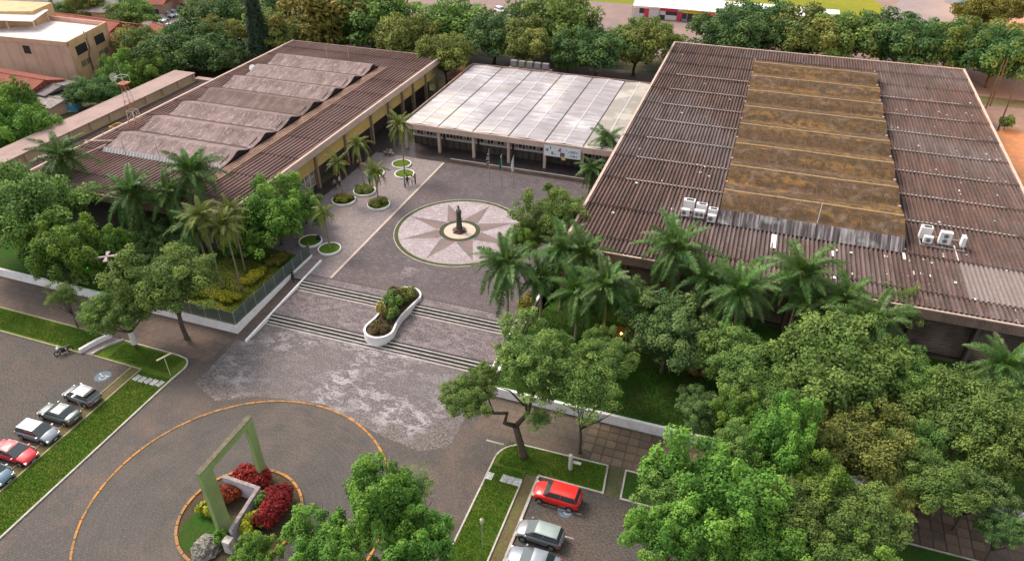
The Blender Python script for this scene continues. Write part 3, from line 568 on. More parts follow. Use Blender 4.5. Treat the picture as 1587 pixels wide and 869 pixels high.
b = MB(); b.box(-93.4, 62.6, 6.9, -60.2, 129.2, 7.2); wpart(lh, b, 'roof_deck', dark_wall)
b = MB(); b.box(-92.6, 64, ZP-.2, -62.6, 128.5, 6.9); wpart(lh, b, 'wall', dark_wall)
b = MB(); b.box(-88.9, 73.6, 7.3, -69.3, 119.6, 7.9); wpart(lh, b, 'monitor_base', M('dark_brown_sheet', (.07, .048, .044), .9))
p7 = 6.66
for k in range(7):
    ya = 73.9+k*p7-.0; b = MB(); n = 24; x0, x1 = -89.0, -68.4; za, zm = 7.85, 8.8
    prof = [(ya-.25, za), (ya+.15, za+.06), (ya+p7*.3, za+.42), (ya+p7*.5, zm), (ya+p7*.56, zm), (ya+p7-.75, za+.15)]
    base = 0; m6 = len(prof)
    for i in range(n+1):
        x = x0+(x1-x0)*i/n
        for (y, z) in prof: b.v.append((x, y, z+(.03 if i % 2 else 0)))
    for i in range(n):
        for j in range(m6-1): a = i*m6+j; b.face((a, a+m6, a+m6+1, a+1))
    for i in (0, n):
        e = i*m6; i0 = len(b.v); b.v += [(b.v[e+j][0], b.v[e+j][1], b.v[e+j][2]-.09) for j in range(m6)]
        for j in range(m6-1): b.face((e+j, e+j+1, i0+j+1, i0+j) if i == 0 else (e+j+1, e+j, i0+j, i0+j+1))
    i0 = len(b.v); b.v += [(x0+(x1-x0)*i/n, prof[0][0], prof[0][1]-.1) for i in range(n+1)]
    for i in range(n): b.face((i*m6, i0+i, i0+i+1, (i+1)*m6))
    o = wpart(lh, b, 'monitor_roof', pinkroof_d if k == 3 else pinkroof)
    if k == 3: o['label'] = 'darker unpainted wave of the raised roof'
    b = MB()        # open gable end: dark louvre and post
    b.hexa([(-69.3, ya+.3, 8.0), (-69.1, ya+.3, 8.0), (-69.1, ya+p7-.5, 8.0), (-69.3, ya+p7-.5, 8.0)], [(-69.3, ya+p7*.45, 8.6), (-69.1, ya+p7*.45, 8.6), (-69.1, ya+p7*.58, 8.6), (-69.3, ya+p7*.58, 8.6)])
    wpart(lh, b, 'gable_louvre', dark_wall)
    b = MB(); b.tube([(-68.5, ya-.1, 7.4), (-68.5, ya-.1, 8.2)], .06, 6); wpart(lh, b, 'post', fascia)
b = MB(); b.box(-75.2, 93.7, 9.04, -71.6, 95.4, 9.08); o = wpart(lh, b, 'repair_sheet', light_sheet); o.location.z -= .55; o.rotation_euler = (0, 0, 0)
bpy.data.objects.remove(o)
b = MB(); i0 = 0; n = 76
for i in range(n+1):
    x = -89.0+20.6*i/n; q = .06 if i % 2 else 0; b.v += [(x, 73.6-q, 8.1), (x, 73.1-q, 7.5+q)]
for i in range(n): b.face((2*i, 2*i+1, 2*i+3, 2*i+2))
wpart(lh, b, 'monitor_front_skirt', light_sheet)
for k in range(4):
    b = MB(); b.box(-68.2+k*.42, 70, 7.6, -67.95+k*.42, 119.5, 7.82); wpart(lh, b, 'roof_beam', rust)
for (x, y) in ((-81, 122), (-76.5, 122.5), (-88.8, 74), (-79, 73.5), (-84, 72.5)):
    b = MB(); b.tube([(x, y, 7.4), (x, y, 10.2)], .045, 6); wpart(lh, b, 'mast', metal_g)
b = MB(); b.tube([(-89, 74, 8.2), (-90.4, 69.5, 7.75), (-95, 68.6, 7.75)], .1, 6); wpart(lh, b, 'roof_pipe', fascia)
b = MB(); b.tube([(-89, 75.5, 8.2), (-93.6, 74.6, 7.9)], .1, 6); wpart(lh, b, 'roof_pipe', fascia)
# facade towards the plaza
cols_y = [67, 72.6, 78.4, 84.2, 92.8, 101.4, 107.6, 113.0, 117.5, 123, 128]
cb = M('brown_column', (.26, .19, .12), .9, [(2, .45, .7, (.18, .13, .09), .6)])
for y in cols_y:
    b = MB(); b.box(-60.9, y-.22, ZP-.1, -60.35, y+.22, 6.9); wpart(lh, b, 'column', cb)
yl = [63]+cols_y
for i in range(len(yl)-1):
    ya, yb = yl[i]+.26, yl[i+1]-.26; b = MB(); zz = 4.2
    for k in range(8):
        z = zz+k*.34; b.hexa([(-60.7, ya, z), (-60.6, ya, z), (-60.6, yb, z), (-60.7, yb, z)], [(-60.85, ya, z+.2), (-60.75, ya, z+.2), (-60.75, yb, z+.2), (-60.85, yb, z+.2)])
    stuff(wpart(lh, b, 'louvre_panel', yellow_wood))
    b = MB(); b.box(-61.1, ya, zz-.15, -60.98, yb, 6.9); wpart(lh, b, 'louvre_backing', M('dark_louvre_backing', (.12, .08, .045), .9))  # backing coloured dark brown so the gaps between slats stand out
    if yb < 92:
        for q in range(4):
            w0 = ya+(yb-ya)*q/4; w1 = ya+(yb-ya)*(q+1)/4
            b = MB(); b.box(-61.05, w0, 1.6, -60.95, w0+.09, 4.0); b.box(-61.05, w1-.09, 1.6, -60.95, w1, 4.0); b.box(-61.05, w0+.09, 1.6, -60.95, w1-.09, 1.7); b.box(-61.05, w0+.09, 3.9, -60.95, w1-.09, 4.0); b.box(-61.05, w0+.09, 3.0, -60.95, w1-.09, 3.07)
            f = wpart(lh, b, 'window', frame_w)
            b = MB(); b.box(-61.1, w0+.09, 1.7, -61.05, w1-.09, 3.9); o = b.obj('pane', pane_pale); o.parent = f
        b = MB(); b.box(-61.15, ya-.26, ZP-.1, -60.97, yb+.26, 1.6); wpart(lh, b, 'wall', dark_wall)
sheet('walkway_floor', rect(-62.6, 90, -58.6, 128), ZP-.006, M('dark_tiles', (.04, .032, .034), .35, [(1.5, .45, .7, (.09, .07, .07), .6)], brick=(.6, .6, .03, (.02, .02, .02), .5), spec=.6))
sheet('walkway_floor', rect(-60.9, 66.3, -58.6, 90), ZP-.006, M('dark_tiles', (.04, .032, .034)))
# side annex with ribbed concrete ledge (far left)
an = thing('concrete_ledge', 'long ribbed concrete gutter box along the far-left annex roof', 'building', (-104, 88, ZP))
b = MB(); b.box(-107.4, 66.8, 5.9, -102.6, 109.6, 6.1); wpart(an, b, 'roof_slab', ledge_top)
b = MB(); b.box(-107.3, 67, 4.6, -103.0, 109.4, 5.9); wpart(an, b, 'beam', conc_pos)
for i in range(11):
    y = 67+i*4.2; b = MB(); b.box(-103.0, y, 4.5, -102.65, y+.3, 5.9); wpart(an, b, 'rib', conc_pos)
b = MB(); b.box(-103.0, 67, 4.42, -102.6, 109.5, 4.62); wpart(an, b, 'gutter', conc_pos)
b = MB(); b.box(-107, 67.2, ZP-.2, -103.2, 109.2, 4.6); wpart(an, b, 'wall', M('annex_grey_wall', (.2, .19, .18), .9, [(1, .45, .7, (.14, .13, .12), .7)]))
b = MB()
for i in range(18): chan(b, -102.5+i*PITCH, 67.5, 109, 4.4, 4.4)
stuff(wpart(an, b, 'roof_sheet', roof_c))
b = MB(); b.box(-102.5, 67.3, ZP-.2, -93.8, 109.2, 4.3); wpart(an, b, 'annex_wall', dark_wall)
b = MB(); b.box(-103, 109.3, 4.3, -94, 110.6, 5.0); wpart(an, b, 'end_parapet', ledge_top)
b = MB(); b.box(-102.6, 66.9, 4.3, -93.8, 67.3, 4.75); wpart(an, b, 'front_parapet', conc_pos)
# white-roofed hall in the middle ------------------------------------------
wh = thing('white_roof_hall', 'low hall with bright white metal roof between the two brown-roofed halls', 'building', (-36.5, 117, ZP))
xsn = [-54.5, -48.5, -42.4, -36.35, -30.3, -24.15, -18.6]
for k in range(6):
    x0, x1 = xsn[k]+.06, xsn[k+1]-.06; xm = (x0+x1)/2; b = MB(); n = 100; za, zm = 5.48, 5.62; pr = [(x0, za), (x0+(xm-x0)*.5, za+.07), (xm, zm), (xm+(x1-xm)*.5, za+.07), (x1, za)]
    for i in range(n+1):
        y = 101.7+31*i/n; q = .035 if i % 2 else 0
        for (x, z) in pr: b.v.append((x, y, z+q))
    for i in range(n):
        for j in range(4): a = i*5+j; b.face((a, a+1, a+6, a+5))
    wpart(wh, b, 'roof_panel', grey_roof if k == 5 else white_roof)
    b = MB(); b.box(xm-.06, 101.7, zm+.03, xm+.06, 132.7, zm+.07); wpart(wh, b, 'ridge_cap', ridge_white)
    if k: b = MB(); b.box(xsn[k]-.09, 101.66, 5.35, xsn[k]+.09, 132.7, 5.53); wpart(wh, b, 'valley_gutter', seam_dark)
b = MB(); b.box(-54.6, 101.45, 4.55, -18.6, 101.7, 5.5); wpart(wh, b, 'front_fascia', fascia)
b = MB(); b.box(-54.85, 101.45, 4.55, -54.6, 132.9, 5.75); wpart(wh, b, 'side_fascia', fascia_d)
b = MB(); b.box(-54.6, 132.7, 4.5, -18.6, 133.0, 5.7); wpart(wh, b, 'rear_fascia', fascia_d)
b = MB(); b.box(-54.5, 101.7, 4.9, -18.6, 132.7, 5.3); wpart(wh, b, 'roof_deck', dark_wall)
b = MB(); b.box(-54.2, 104.2, ZP-.1, -18.6, 132.4, 4.9); wpart(wh, b, 'wall', dark_wall)
for x in xsn[:-1]:
    b = MB(); b.box(x-.22, 101.52 if 0 else 101.72, ZP-.1, x+.22, 102.15, 4.55); wpart(wh, b, 'column', fascia)
for k in range(6):
    x0, x1 = xsn[k]+.3, xsn[k+1]-.3
    for (a0, a1, nn) in ((x0, x0+1.3, 2), (x0+1.8, x1, 6)):
        b = MB(); dx = (a1-a0)/nn
        for j in range(nn+1): b.box(a0+j*dx-.04, 104.0, 2.75, a0+j*dx+.04, 104.1, 4.25)
        for z in (2.68, 3.45, 4.2):
            for j in range(nn): b.box(a0+j*dx+.04, 104.01, z, a0+(j+1)*dx-.04, 104.09, z+.08)
        f = wpart(wh, b, 'window', frame_w)
        for j in range(nn):
            b = MB(); b.box(a0+j*dx+.04, 104.1, 2.76, a0+(j+1)*dx-.04, 104.14, 4.2); o = b.obj('pane', glass_d if (j+k) % 3 else pane_pale); o.parent = f; stuff(o) if 0 else None
    b = MB(); b.box(x0-.1, 103.98, 2.35, x1+.1, 104.18, 2.62); wpart(wh, b, 'sill', frame_w)
    for j in range(5):
        xx = x0+.4+j*1.1; b = MB(); b.box(xx, 104.08, ZP, xx+.85, 104.18, 2.3); wpart(wh, b, 'door_panel', M('dark_door', (.075, .06, .055), .5, [(1, .45, .7, (.13, .1, .09), .6)]))
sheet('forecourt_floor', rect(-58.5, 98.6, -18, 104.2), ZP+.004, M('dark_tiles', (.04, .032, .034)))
b = MB(); b.box(-45.4, 99.2, ZP, -22.2, 99.35, ZP+.45); o = tag(b.obj('low_parapet', fascia_d), 'low dark parapet in front of the white-roofed hall, behind the flagpoles', 'wall')
b = MB(); b.box(-45.4, 99.18, ZP+.45, -22.2, 99.37, ZP+.5)
c = b.obj('coping', metal_g, o)
# banner
bn = thing('banner', 'white printed banner hung under the white hall roof at its right end', 'banner', (-27.3, 101.35, 3.35))
b = MB(); b.box(-2.95, 0, 0, 2.95, .03, 1.75); b.obj('cloth', M('banner_white', (.62, .66, .7), .7), bn)
def flat(name, x0, z0, x1, z1, m, y=-.008): bb = MB(); bb.poly([(x0, y, z0), (x1, y, z0), (x1, y, z1), (x0, y, z1)]); return bb.obj(name, m, bn)
ink = M('banner_ink', (.03, .05, .06), .7); redm = M('banner_red', (.3, .03, .04), .7); grn = M('banner_green', (.03, .15, .1), .7)
bb = MB(); bb.poly([(-2.45+.24*math.cos(R_(a)), -.008, 1.0+.24*math.sin(R_(a))) for a in range(0, 360, 20)]); bb.obj('emblem', M('banner_grey', (.2, .19, .2), .7), bn)
flat('ink_bar', -2.0, 1.15, -1.85, 1.65, ink); flat('ink_shape', -1.75, .35, -1.5, .8, grn); flat('ink_shape', -1.5, .35, -1.1, .45, grn)
flat('ink_shape', -1.35, 1.45, -1.1, 1.55, ink); flat('red_shape', -.55, 1.3, -.1, 1.5, redm); flat('red_shape', -.7, .95, -.2, 1.22, redm); flat('red_shape', .05, 1.0, .15, 1.12, redm)
flat('printed_picture', -.35, .12, .4, .8, M('banner_photo', (.15, .13, .16), .7)); flat('printed_picture', -.1, .5, .1, .75, ink, -.012)
bb = MB(); bb.poly([(1.02, -.008, .95), (1.13, -.008, 1.06), (1.02, -.008, 1.17), (.91, -.008, 1.06)]); bb.obj('ink_shape', grn, bn)
flat('yellow_sign', -.1, -.42, .55, -.02, M('banner_yellow', (.6, .4, .08), .7))
def text(s, x, z, size, m, par, y=-.008, name='lettering'):
    c = bpy.data.curves.new(name, 'FONT'); c.body = s; c.size = size; c.extrude = .002; c.offset = .006; c.materials.append(m)
    o = bpy.data.objects.new(name, c); COL.objects.link(o); me = bpy.data.meshes.new_from_object(o.evaluated_get(bpy.context.evaluated_depsgraph_get())); bpy.data.objects.remove(o); me.name = name; o = bpy.data.objects.new(name, me); COL.objects.link(o); o.parent = par; o.location = (x, y, z); o.rotation_euler = (R_(90), 0, 0); return o
text('SERV', 1.25, .92, .55, grn, bn); text('COM A', 1.2, .3, .38, ink, bn); text('M', .55, 1.25, .25, ink, bn)
# flagpoles
def flagpole(x, y, label, bands, h=5.4):
    t = thing('flagpole', label, 'flagpole', (x, y, ZP), 0, 'flagpoles in front of the white-roofed hall')
    b = MB(); b.tube([(0, 0, 0), (0, 0, h)], [.06, .04], 8); b.obj('pole', metal_g, t)
    b = MB(); n = 14; z0 = h-.25; ln = 2.3
    mats = [bb[1] for bb in bands]
    for i in range(n+1):
        z = z0-ln*i/n; wd = .12+.26*math.sin(min(1, i/n*1.1)*2.2)
        for j in range(7):
            s = j/6; b.v.append((-.05-wd*s+.0, .14*math.sin(s*9+i*.35)*.8, z-.12*s))
    for i in range(n):
        fr = i/n; b.m = next(k for k, bb in enumerate(bands) if fr < bb[0]+1e-6 or k == len(bands)-1)
        for j in range(6): a = i*7+j; b.face((a, a+7, a+8, a+1))
    b.obj('flag', mats, t)
fw = M('flag_white', (.7, .68, .7), .8); fk = M('flag_black', (.03, .03, .035), .8); fr = M('flag_red', (.5, .05, .05), .8); fg = M('flag_green', (.02, .16, .09), .8)
flagpole(-36.9, 94.6, 'flagpole with a striped black, white and red flag, leftmost of three', [(.2, fr), (.28, fw), (.36, fk), (.44, fw), (.52, fk), (.62, fw), (.72, fk), (.8, fw), (1, fk)])
flagpole(-34.5, 93.6, 'flagpole with a drooping green flag, middle of three', [(.1, fw), (1, fg)])
flagpole(-32.6, 93.6, 'flagpole with a plain white flag, rightmost of three', [(1, fw)])
# air conditioners
def fan(b, x, y, z, r, n=18):
    b.poly([(x+r*math.cos(2*math.pi*i/n), y, z+r*math.sin(2*math.pi*i/n)) for i in range(n)])
def ac(x, y, z, wd, dp, h, fans, label, rz=0, open_back=False, case=None):
    t = thing('air_conditioner', label, 'air conditioner', (x, y, z), rz, 'air conditioners on the hall roofs')
    b = MB(); b.box(-wd/2, -dp/2, .12, wd/2, dp/2, h); b.obj('casing', case or ac_white, t)
    for (fx, fz, r) in fans:
        b = MB(); fan(b, fx, -dp/2-.006, fz, r); f = b.obj('fan_grille', ac_grille, t)
        b = MB(); b.tube([(fx, -dp/2-.01, fz), (fx, -dp/2-.03, fz)], .07, 8); b.obj('fan_hub', black, f)
    b = MB(); b.box(-wd/2+.05, -dp/2, 0, -wd/2+.12, dp/2, .12); b.box(wd/2-.12, -dp/2, 0, wd/2-.05, dp/2, .12); b.obj('foot', metal_g, t)
    if open_back: b = MB(); b.box(-wd*.28, -dp*.3, h, wd*.4, dp*.32, h+.012); b.obj('dark_top_grille', black, t)
AZ = 7.6
ac(-5.95, 81.2, AZ, 1.0, .5, 1.0, [(-.15, .55, .28)], 'small white condenser, front left of the trio left of the mossy roof')
ac(-5.75, 82.8, AZ, 1.35, .8, 1.5, [], 'tall white dark-topped box at the back left, left of the mossy roof', open_back=True)
ac(-4.3, 81.3, AZ, 1.25, .5, 1.05, [(-.25, .55, .26), (.3, .55, .26)], 'wide two-fan white condenser in the middle of the trio left of the mossy roof')
ac(-4.2, 82.6, AZ, 1.3, .7, 1.3, [], 'white box unit with dark top behind the wide two-fan condenser', open_back=True)
ac(-2.75, 80.7, AZ, 1.0, .5, 1.0, [(-.1, .55, .3)], 'white condenser nearest the mossy roof, front right of the trio')
ac(-2.75, 82.0, AZ, 1.1, .7, 1.2, [], 'white box unit with dark top nearest the mossy roof', open_back=True)
ac(21.2, 84.9, AZ, 1.2, .8, 1.6, [], 'tall white dark-topped box at the back left of the rack', open_back=True)
ac(21.3, 83.3, AZ+.3, .95, .5, .9, [(.0, .5, .27)], 'small one-fan white condenser at the left end of the rack right of the mossy roof')
ac(23.1, 83.9, AZ+.2, 1.25, .6, 1.6, [(0, .5, .28), (0, 1.15, .28)], 'tall two-fan white condenser in the middle of the rack')
ac(25.0, 84.0, AZ+.2, .4, .9, 1.3, [], 'narrow white condenser seen end-on at the right end of the rack')
b = MB(); b.box(20.6, 82.95, AZ+.1, 25.3, 83.05, AZ+.2); b.box(20.6, 85.3, AZ+.1, 25.3, 85.4, AZ+.2)
for x in (20.7, 23, 25.2): b.box(x-.05, 82.95, AZ-.1, x+.05, 85.4, AZ+.1)
tag(b.obj('equipment_rack', metal_g), 'steel rack carrying the white condensers right of the mossy roof', 'rack')
for i, nm in enumerate(['leftmost', 'second from the left', 'middle', 'second from the right', 'rightmost']):
    ac(-46.6+i*1.62, 134.2, 5.55, 1.25, .8, 1.2, [(0, .62, .36)], 'grey boxy condenser, %s of five behind the white roof' % nm, case=M('grey_condenser_case', (.17, .16, .16), .6))
b = MB(); b.box(-47.5, 133.1, ZP, -38.9, 134.8, 5.55); tag(b.obj('equipment_platform', fascia_d), 'brown block carrying five condensers behind the white roof', 'platform')
# dish and tower
t = thing('satellite_dish', 'round white satellite dish on the left hall roof edge', 'satellite dish', (-89.6, 110.3, 7.5))
b = MB(); b.lathe([(.05, 0), (.3, .05), (.5, .14), (.62, .25)], n=20); o = b.obj('dish', M('dish_white', (.75, .72, .72), .5), t); o.location = (0, 0, .6); o.rotation_euler = (R_(50), 0, R_(20))
b = MB(); b.tube([(0, 0, 0), (0, 0, .65)], .04, 6); b.obj('stand', metal_g, t)
t = thing('antenna_tower', 'red and white lattice antenna tower behind the left hall roof', 'tower', (-90.8, 82, 7.4))
b = MB()
for lev in range(5):
    z0, z1 = lev*1.45, (lev+1)*1.45; s0, s1 = .75-.09*lev, .75-.09*(lev+1); b.m = lev % 2
    c0 = [(-s0, -s0), (s0, -s0), (s0, s0), (-s0, s0)]; c1 = [(-s1, -s1), (s1, -s1), (s1, s1), (-s1, s1)]
    for k in range(4):
        b.tube([(*c0[k], z0), (*c1[k], z1)], .05, 5); b.tube([(*c0[k], z0), (*c1[(k+1) % 4], z1)], .025, 4); b.tube([(*c1[k], z1), (*c1[(k+1) % 4], z1)], .03, 4)
b.obj('lattice_mast', [tower_red, tower_white], t)
b = MB(); b.box(-.7, -.7, 7.1, .7, .7, 7.2); b.obj('platform', tower_red, t)
b = MB()
for k in range(4):
    c = [(-.7, -.7), (.7, -.7), (.7, .7), (-.7, .7)]; b.tube([(*c[k], 7.2), (*c[k], 8.2)], .03, 5); b.tube([(*c[k], 8.2), (*c[(k+1) % 4], 8.2)], .03, 5)
b.obj('platform_rail', tower_white, t)
b = MB(); b.tube([(0, 0, 7.2), (0, 0, 10.6)], .035, 6); b.obj('whip_antenna', metal_g, t)
b = MB(); b.lathe([(.05, 0), (.4, .08), (.62, .25)], n=18); o = b.obj('mesh_dish', M('dish_mesh', (.4, .42, .3), .6, alpha=.6), t); o.location = (-1.5, 0, 7.9); o.rotation_euler = (R_(65), 0, R_(25))
t = thing('yellow_guard_rail', 'yellow guard rail on the annex roof beside the antenna tower', 'railing', (-95.5, 84.5, 4.6))
b = MB()
for x in (-3, -1, 1, 3): b.tube([(x, -.9, 0), (x, -.9, 1.3)], .06, 6); b.tube([(x, .9, 0), (x, .9, 1.3)], .06, 6)
for z in (.7, 1.3):
    b.tube([(-3, -.9, z), (3, -.9, z)], .055, 6); b.tube([(-3, .9, z), (3, .9, z)], .055, 6); b.tube([(-3, -.9, z), (-3, .9, z)], .055, 6); b.tube([(3, -.9, z), (3, .9, z)], .055, 6)
b.obj('rails', yellow_paint, t)
# ------------------------------------------------------------------ foliage helpers
def leaf_mesh(name, m, clumps, nleaf, leaf, seed, fill=.25, droop=0.0, asp=1.5):
    """clumps: list of (cx,cy,cz,rx,ry,rz,tint)"""
    r = np.random.default_rng(seed); vol = np.array([c[3]*c[4]+c[3]*c[5] for c in clumps]); cnt = np.maximum(8, (nleaf*vol/vol.sum()).astype(int))
    P_, N_, T_ = [], [], []
    for c, k in zip(clumps, cnt):
        d = r.normal(size=(k, 3)); d[:, 2] += .25; d /= np.linalg.norm(d, axis=1)[:, None]
        rad = np.where(r.random(k) < fill, r.random(k)**.5*.8, 1-np.abs(r.normal(size=k))*.10+r.normal(size=k)*.05)
        lump = 1+.13*np.sin(d[:, 0]*5+c[0]*3)*np.sin(d[:, 1]*6+c[1]*3)+.10*np.sin(d[:, 2]*7+c[2])
        p = d*rad[:, None]*lump[:, None]*np.array(c[3:6])+np.array(c[:3]); P_.append(p)
        n = d*.8+r.normal(size=(k, 3))*.45; n[:, 2] += .45; n /= np.linalg.norm(n, axis=1)[:, None]; N_.append(n)
        T_.append(np.clip(c[6]+r.normal(size=k)*.14, 0, 1))
    P_ = np.concatenate(P_); N_ = np.concatenate(N_); T_ = np.concatenate(T_); n = len(P_)
    a = np.cross(N_, r.normal(size=(n, 3))); a /= np.linalg.norm(a, axis=1)[:, None]; b = np.cross(N_, a)
    s = leaf*(.55+.75*r.random(n)); L_ = (a*s[:, None]*asp/2); W_ = (b*s[:, None]/2); dz = np.zeros((n, 3)); dz[:, 2] = -droop*s
    V = np.stack([P_-L_+dz*.5, P_-W_, P_+L_+dz, P_+W_+N_*s[:, None]*.12], 1).reshape(-1, 3)
    me = bpy.data.meshes.new(name); me.vertices.add(4*n); me.vertices.foreach_set('co', V.astype(np.float32).ravel())
    me.loops.add(4*n); me.loops.foreach_set('vertex_index', np.arange(4*n, dtype=np.int32))
    me.polygons.add(n); me.polygons.foreach_set('loop_start', np.arange(0, 4*n, 4, dtype=np.int32))
    try: me.polygons.foreach_set('loop_total', np.full(n, 4, dtype=np.int32))
    except Exception: pass
    at = me.attributes.new('tint', 'FLOAT', 'FACE'); at.data.foreach_set('value', T_.astype(np.float32))
    me.materials.append(m); me.update(calc_edges=True); return me
def crown_clumps(R, flat, n, seed, cr=(.26, .4), lift=0.0, hollow=.72, low=-.35, vert=1.0):
    rg = random.Random(seed); out = []; nb = rg.choice((4, 5, 6)); ph = [rg.uniform(0, 6.28) for _ in range(4)]
    def wob(a, z): return 1+.16*math.sin(2*a+ph[0])+.12*math.sin(3*a+ph[1])+.1*math.sin(5*a+ph[2]+z*3)
    for i in range(n):
        while True:
            d = Vector((rg.gauss(0, 1), rg.gauss(0, 1), rg.gauss(.25, .8)))
            d.normalize()
            if d.z > low: break
        k = hollow*(rg.uniform(.7, 1.14))*wob(math.atan2(d.y, d.x), d.z); c = rg.uniform(*cr)*R
        out.append((d.x*R*k, d.y*R*k, d.z*R*k*flat+lift, c, c*rg.uniform(.85, 1.15), c*rg.uniform(.6, .85)*vert, rg.random()**1.2))
    for i in range(max(3, n//5)):
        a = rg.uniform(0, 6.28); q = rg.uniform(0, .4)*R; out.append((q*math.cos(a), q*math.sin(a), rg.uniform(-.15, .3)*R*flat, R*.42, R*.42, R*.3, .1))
    return out
def trunk_mesh(name, clumps, h, r0, seed, m=bark, fork=.45, wash=None, lean=(0, 0)):
    """trunk from (0,0,0) up to crown centre at height h, limbs to clumps (crown space)"""
    rg = random.Random(seed); b = MB(); f = Vector((lean[0]*h*fork+rg.uniform(-.25, .25), lean[1]*h*fork+rg.uniform(-.25, .25), h*fork))
    pts = [Vector((0, 0, -.1)), Vector((0, 0, .25)), f*.5+Vector((rg.uniform(-.12, .12), rg.uniform(-.12, .12), 0)), f]
    b.tube(pts, [r0*1.45, r0*1.05, r0*.9, r0*.82], 9)
    cl = sorted(clumps, key=lambda c: rg.random())[:9]
    for c in cl:
        e = Vector((c[0], c[1], c[2]+h)); mid = f.lerp(e, .5)+Vector((rg.uniform(-.4, .4), rg.uniform(-.4, .4), rg.uniform(-.1, .5)))
        b.tube([f-Vector((0, 0, .2)), f.lerp(mid, .55)+Vector((0, 0, -.1)), mid, e], [r0*.6, r0*.42, r0*.3, r0*.1], 6)
        for q in range(2):
            e2 = mid+Vector((rg.uniform(-1.4, 1.4), rg.uniform(-1.4, 1.4), rg.uniform(.3, 1.5))); b.tube([mid, mid.lerp(e2, .5)+Vector((0, 0, .15)), e2], [r0*.22, r0*.15, r0*.05], 5)
    mats = [m, bark_w]
    return b.mesh(name, mats, True)
KIND = {}
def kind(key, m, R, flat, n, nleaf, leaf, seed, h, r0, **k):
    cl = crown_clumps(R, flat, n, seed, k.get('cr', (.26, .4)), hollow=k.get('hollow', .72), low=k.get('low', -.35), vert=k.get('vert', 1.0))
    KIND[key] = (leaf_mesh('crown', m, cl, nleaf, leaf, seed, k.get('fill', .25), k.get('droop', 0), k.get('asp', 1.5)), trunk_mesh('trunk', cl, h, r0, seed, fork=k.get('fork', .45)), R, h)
kind('broadA', leaf_mid, 5, .72, 95, 46000, .17, 11, 6, .26, cr=(.11, .21), hollow=.86)
kind('broadB', leaf_mid, 5, .66, 120, 48000, .165, 12, 6, .26, cr=(.1, .18), hollow=.88)
kind('broadC', leaf_mid, 5, .8, 105, 46000, .17, 18, 6, .26, cr=(.1, .2), hollow=.88)
kind('oliveA', leaf_olive, 5, .7, 100, 42000, .165, 13, 6, .24, cr=(.1, .2), hollow=.86)
kind('brightA', leaf_bright, 5, .95, 90, 40000, .2, 14, 6, .2, cr=(.1, .18), hollow=.88, vert=1.9)
kind('brightB', leaf_bright, 5, .85, 95, 40000, .2, 15, 6, .2, cr=(.1, .18), hollow=.88, vert=1.7)
kind('deepA', leaf_deep, 5, .75, 100, 42000, .17, 16, 6, .24, cr=(.11, .2), hollow=.86)
kind('sparse', leaf_mid, 5, .85, 60, 9000, .17, 17, 6, .2, cr=(.08, .18), fill=.5, low=-.6, hollow=.85)
kind('farA', leaf_mid, 8, .6, 80, 24000, .36, 21, 7.5, .35, cr=(.12, .22), hollow=.86)
kind('farB', leaf_olive, 8, .62, 80, 24000, .36, 22, 7.5, .35, cr=(.12, .22), hollow=.86)
kind('farC', leaf_deep, 8, .62, 80, 24000, .36, 23, 7.5, .35, cr=(.12, .22), hollow=.86)
kind('farD', leaf_autumn, 8, .62, 80, 22000, .36, 24, 7.5, .35, cr=(.12, .22), hollow=.86)
cl = [(0, 0, z, 2.4*(1-z/19)+.3, 2.4*(1-z/19)+.3, 1.6, random.Random(z).random()*.4) for z in range(-7, 9, 1)]
KIND['conifer'] = (leaf_mesh('crown', M('leaves_dark_conifer', (.02, .04, .022), .8, tint=(.04, .07, .03), coord='obj'), cl, 12000, .35, 31), trunk_mesh('trunk', cl[:1], 9, .3, 31), 5, 9)
TREES = 0
def tree(px, py, rpx, zc, key, label, gz=ZP, group=None, name='tree', base=None, sz=None, cat='tree'):
    """crown centre seen at (px,py) at height zc above sea, crown radius rpx photo pixels"""
    global TREES; TREES += 1; rg = random.Random(TREES*13)
    crown, trunk, R, h = KIND[key]; x, y = U(px, py, zc); dep = depth(x, y, zc); rw = rpx*dep/FPX*(1.0 if key == 'sparse' else 1.14 if key.startswith('far') else 1.03); s = rw/R
    t = thing(name, label, cat, (x, y, gz), 0, group); hh = zc-gz
    rz = rg.uniform(0, 6.28); sc = (sz or 1)
    o = link('crown', crown, t, (0, 0, hh), rz); o.scale = (s*rg.uniform(.92, 1.08), s*rg.uniform(.92, 1.08), s*sc*rg.uniform(.92, 1.06))
    o = link('trunk', trunk, t, (0, 0, 0), rz); k = hh/h; o.scale = (s, s, k)
    return t
# ------------------------------------------------------------------ palms
def frond_mesh(name, L_, droop, n, lw, seed, m, plume=.5):
    rg = random.Random(seed); b = MB(); pts = []
    def rp(t): return Vector((L_*(t-.10*droop*t*t), 0, L_*(.16*t-droop*.62*t**2.2)))
    pts = [rp(i/9) for i in range(10)]; b.tube(pts, [.045*(1-i/11) for i in range(10)], 4)
    for i in range(n):
        t = .14+.86*i/n; p = rp(t); d = (rp(min(1, t+.02))-p).normalized() if t < .98 else (p-rp(t-.02)).normalized()
        ln = lw*math.sin(math.pi*min(1, .12+.86*t**.8))**.6*rg.uniform(.85, 1.1)
        for s in (-1, 1):
            up = rg.uniform(-plume, plume); side = Vector((.45, s, up*.6)).normalized(); e1 = p+side*ln*.5; e2 = p+side*ln*.85+Vector((.12*ln, 0, -ln*rg.uniform(.35, .6)))
            wv = d*.036; i0 = len(b.v); b.v += [tuple(p-wv), tuple(p+wv), tuple(e1+wv*.9), tuple(e1-wv*.9), tuple(e2)]
            b.face((i0, i0+1, i0+2, i0+3)); b.face((i0+3, i0+2, i0+4))
    return b.mesh(name, m)
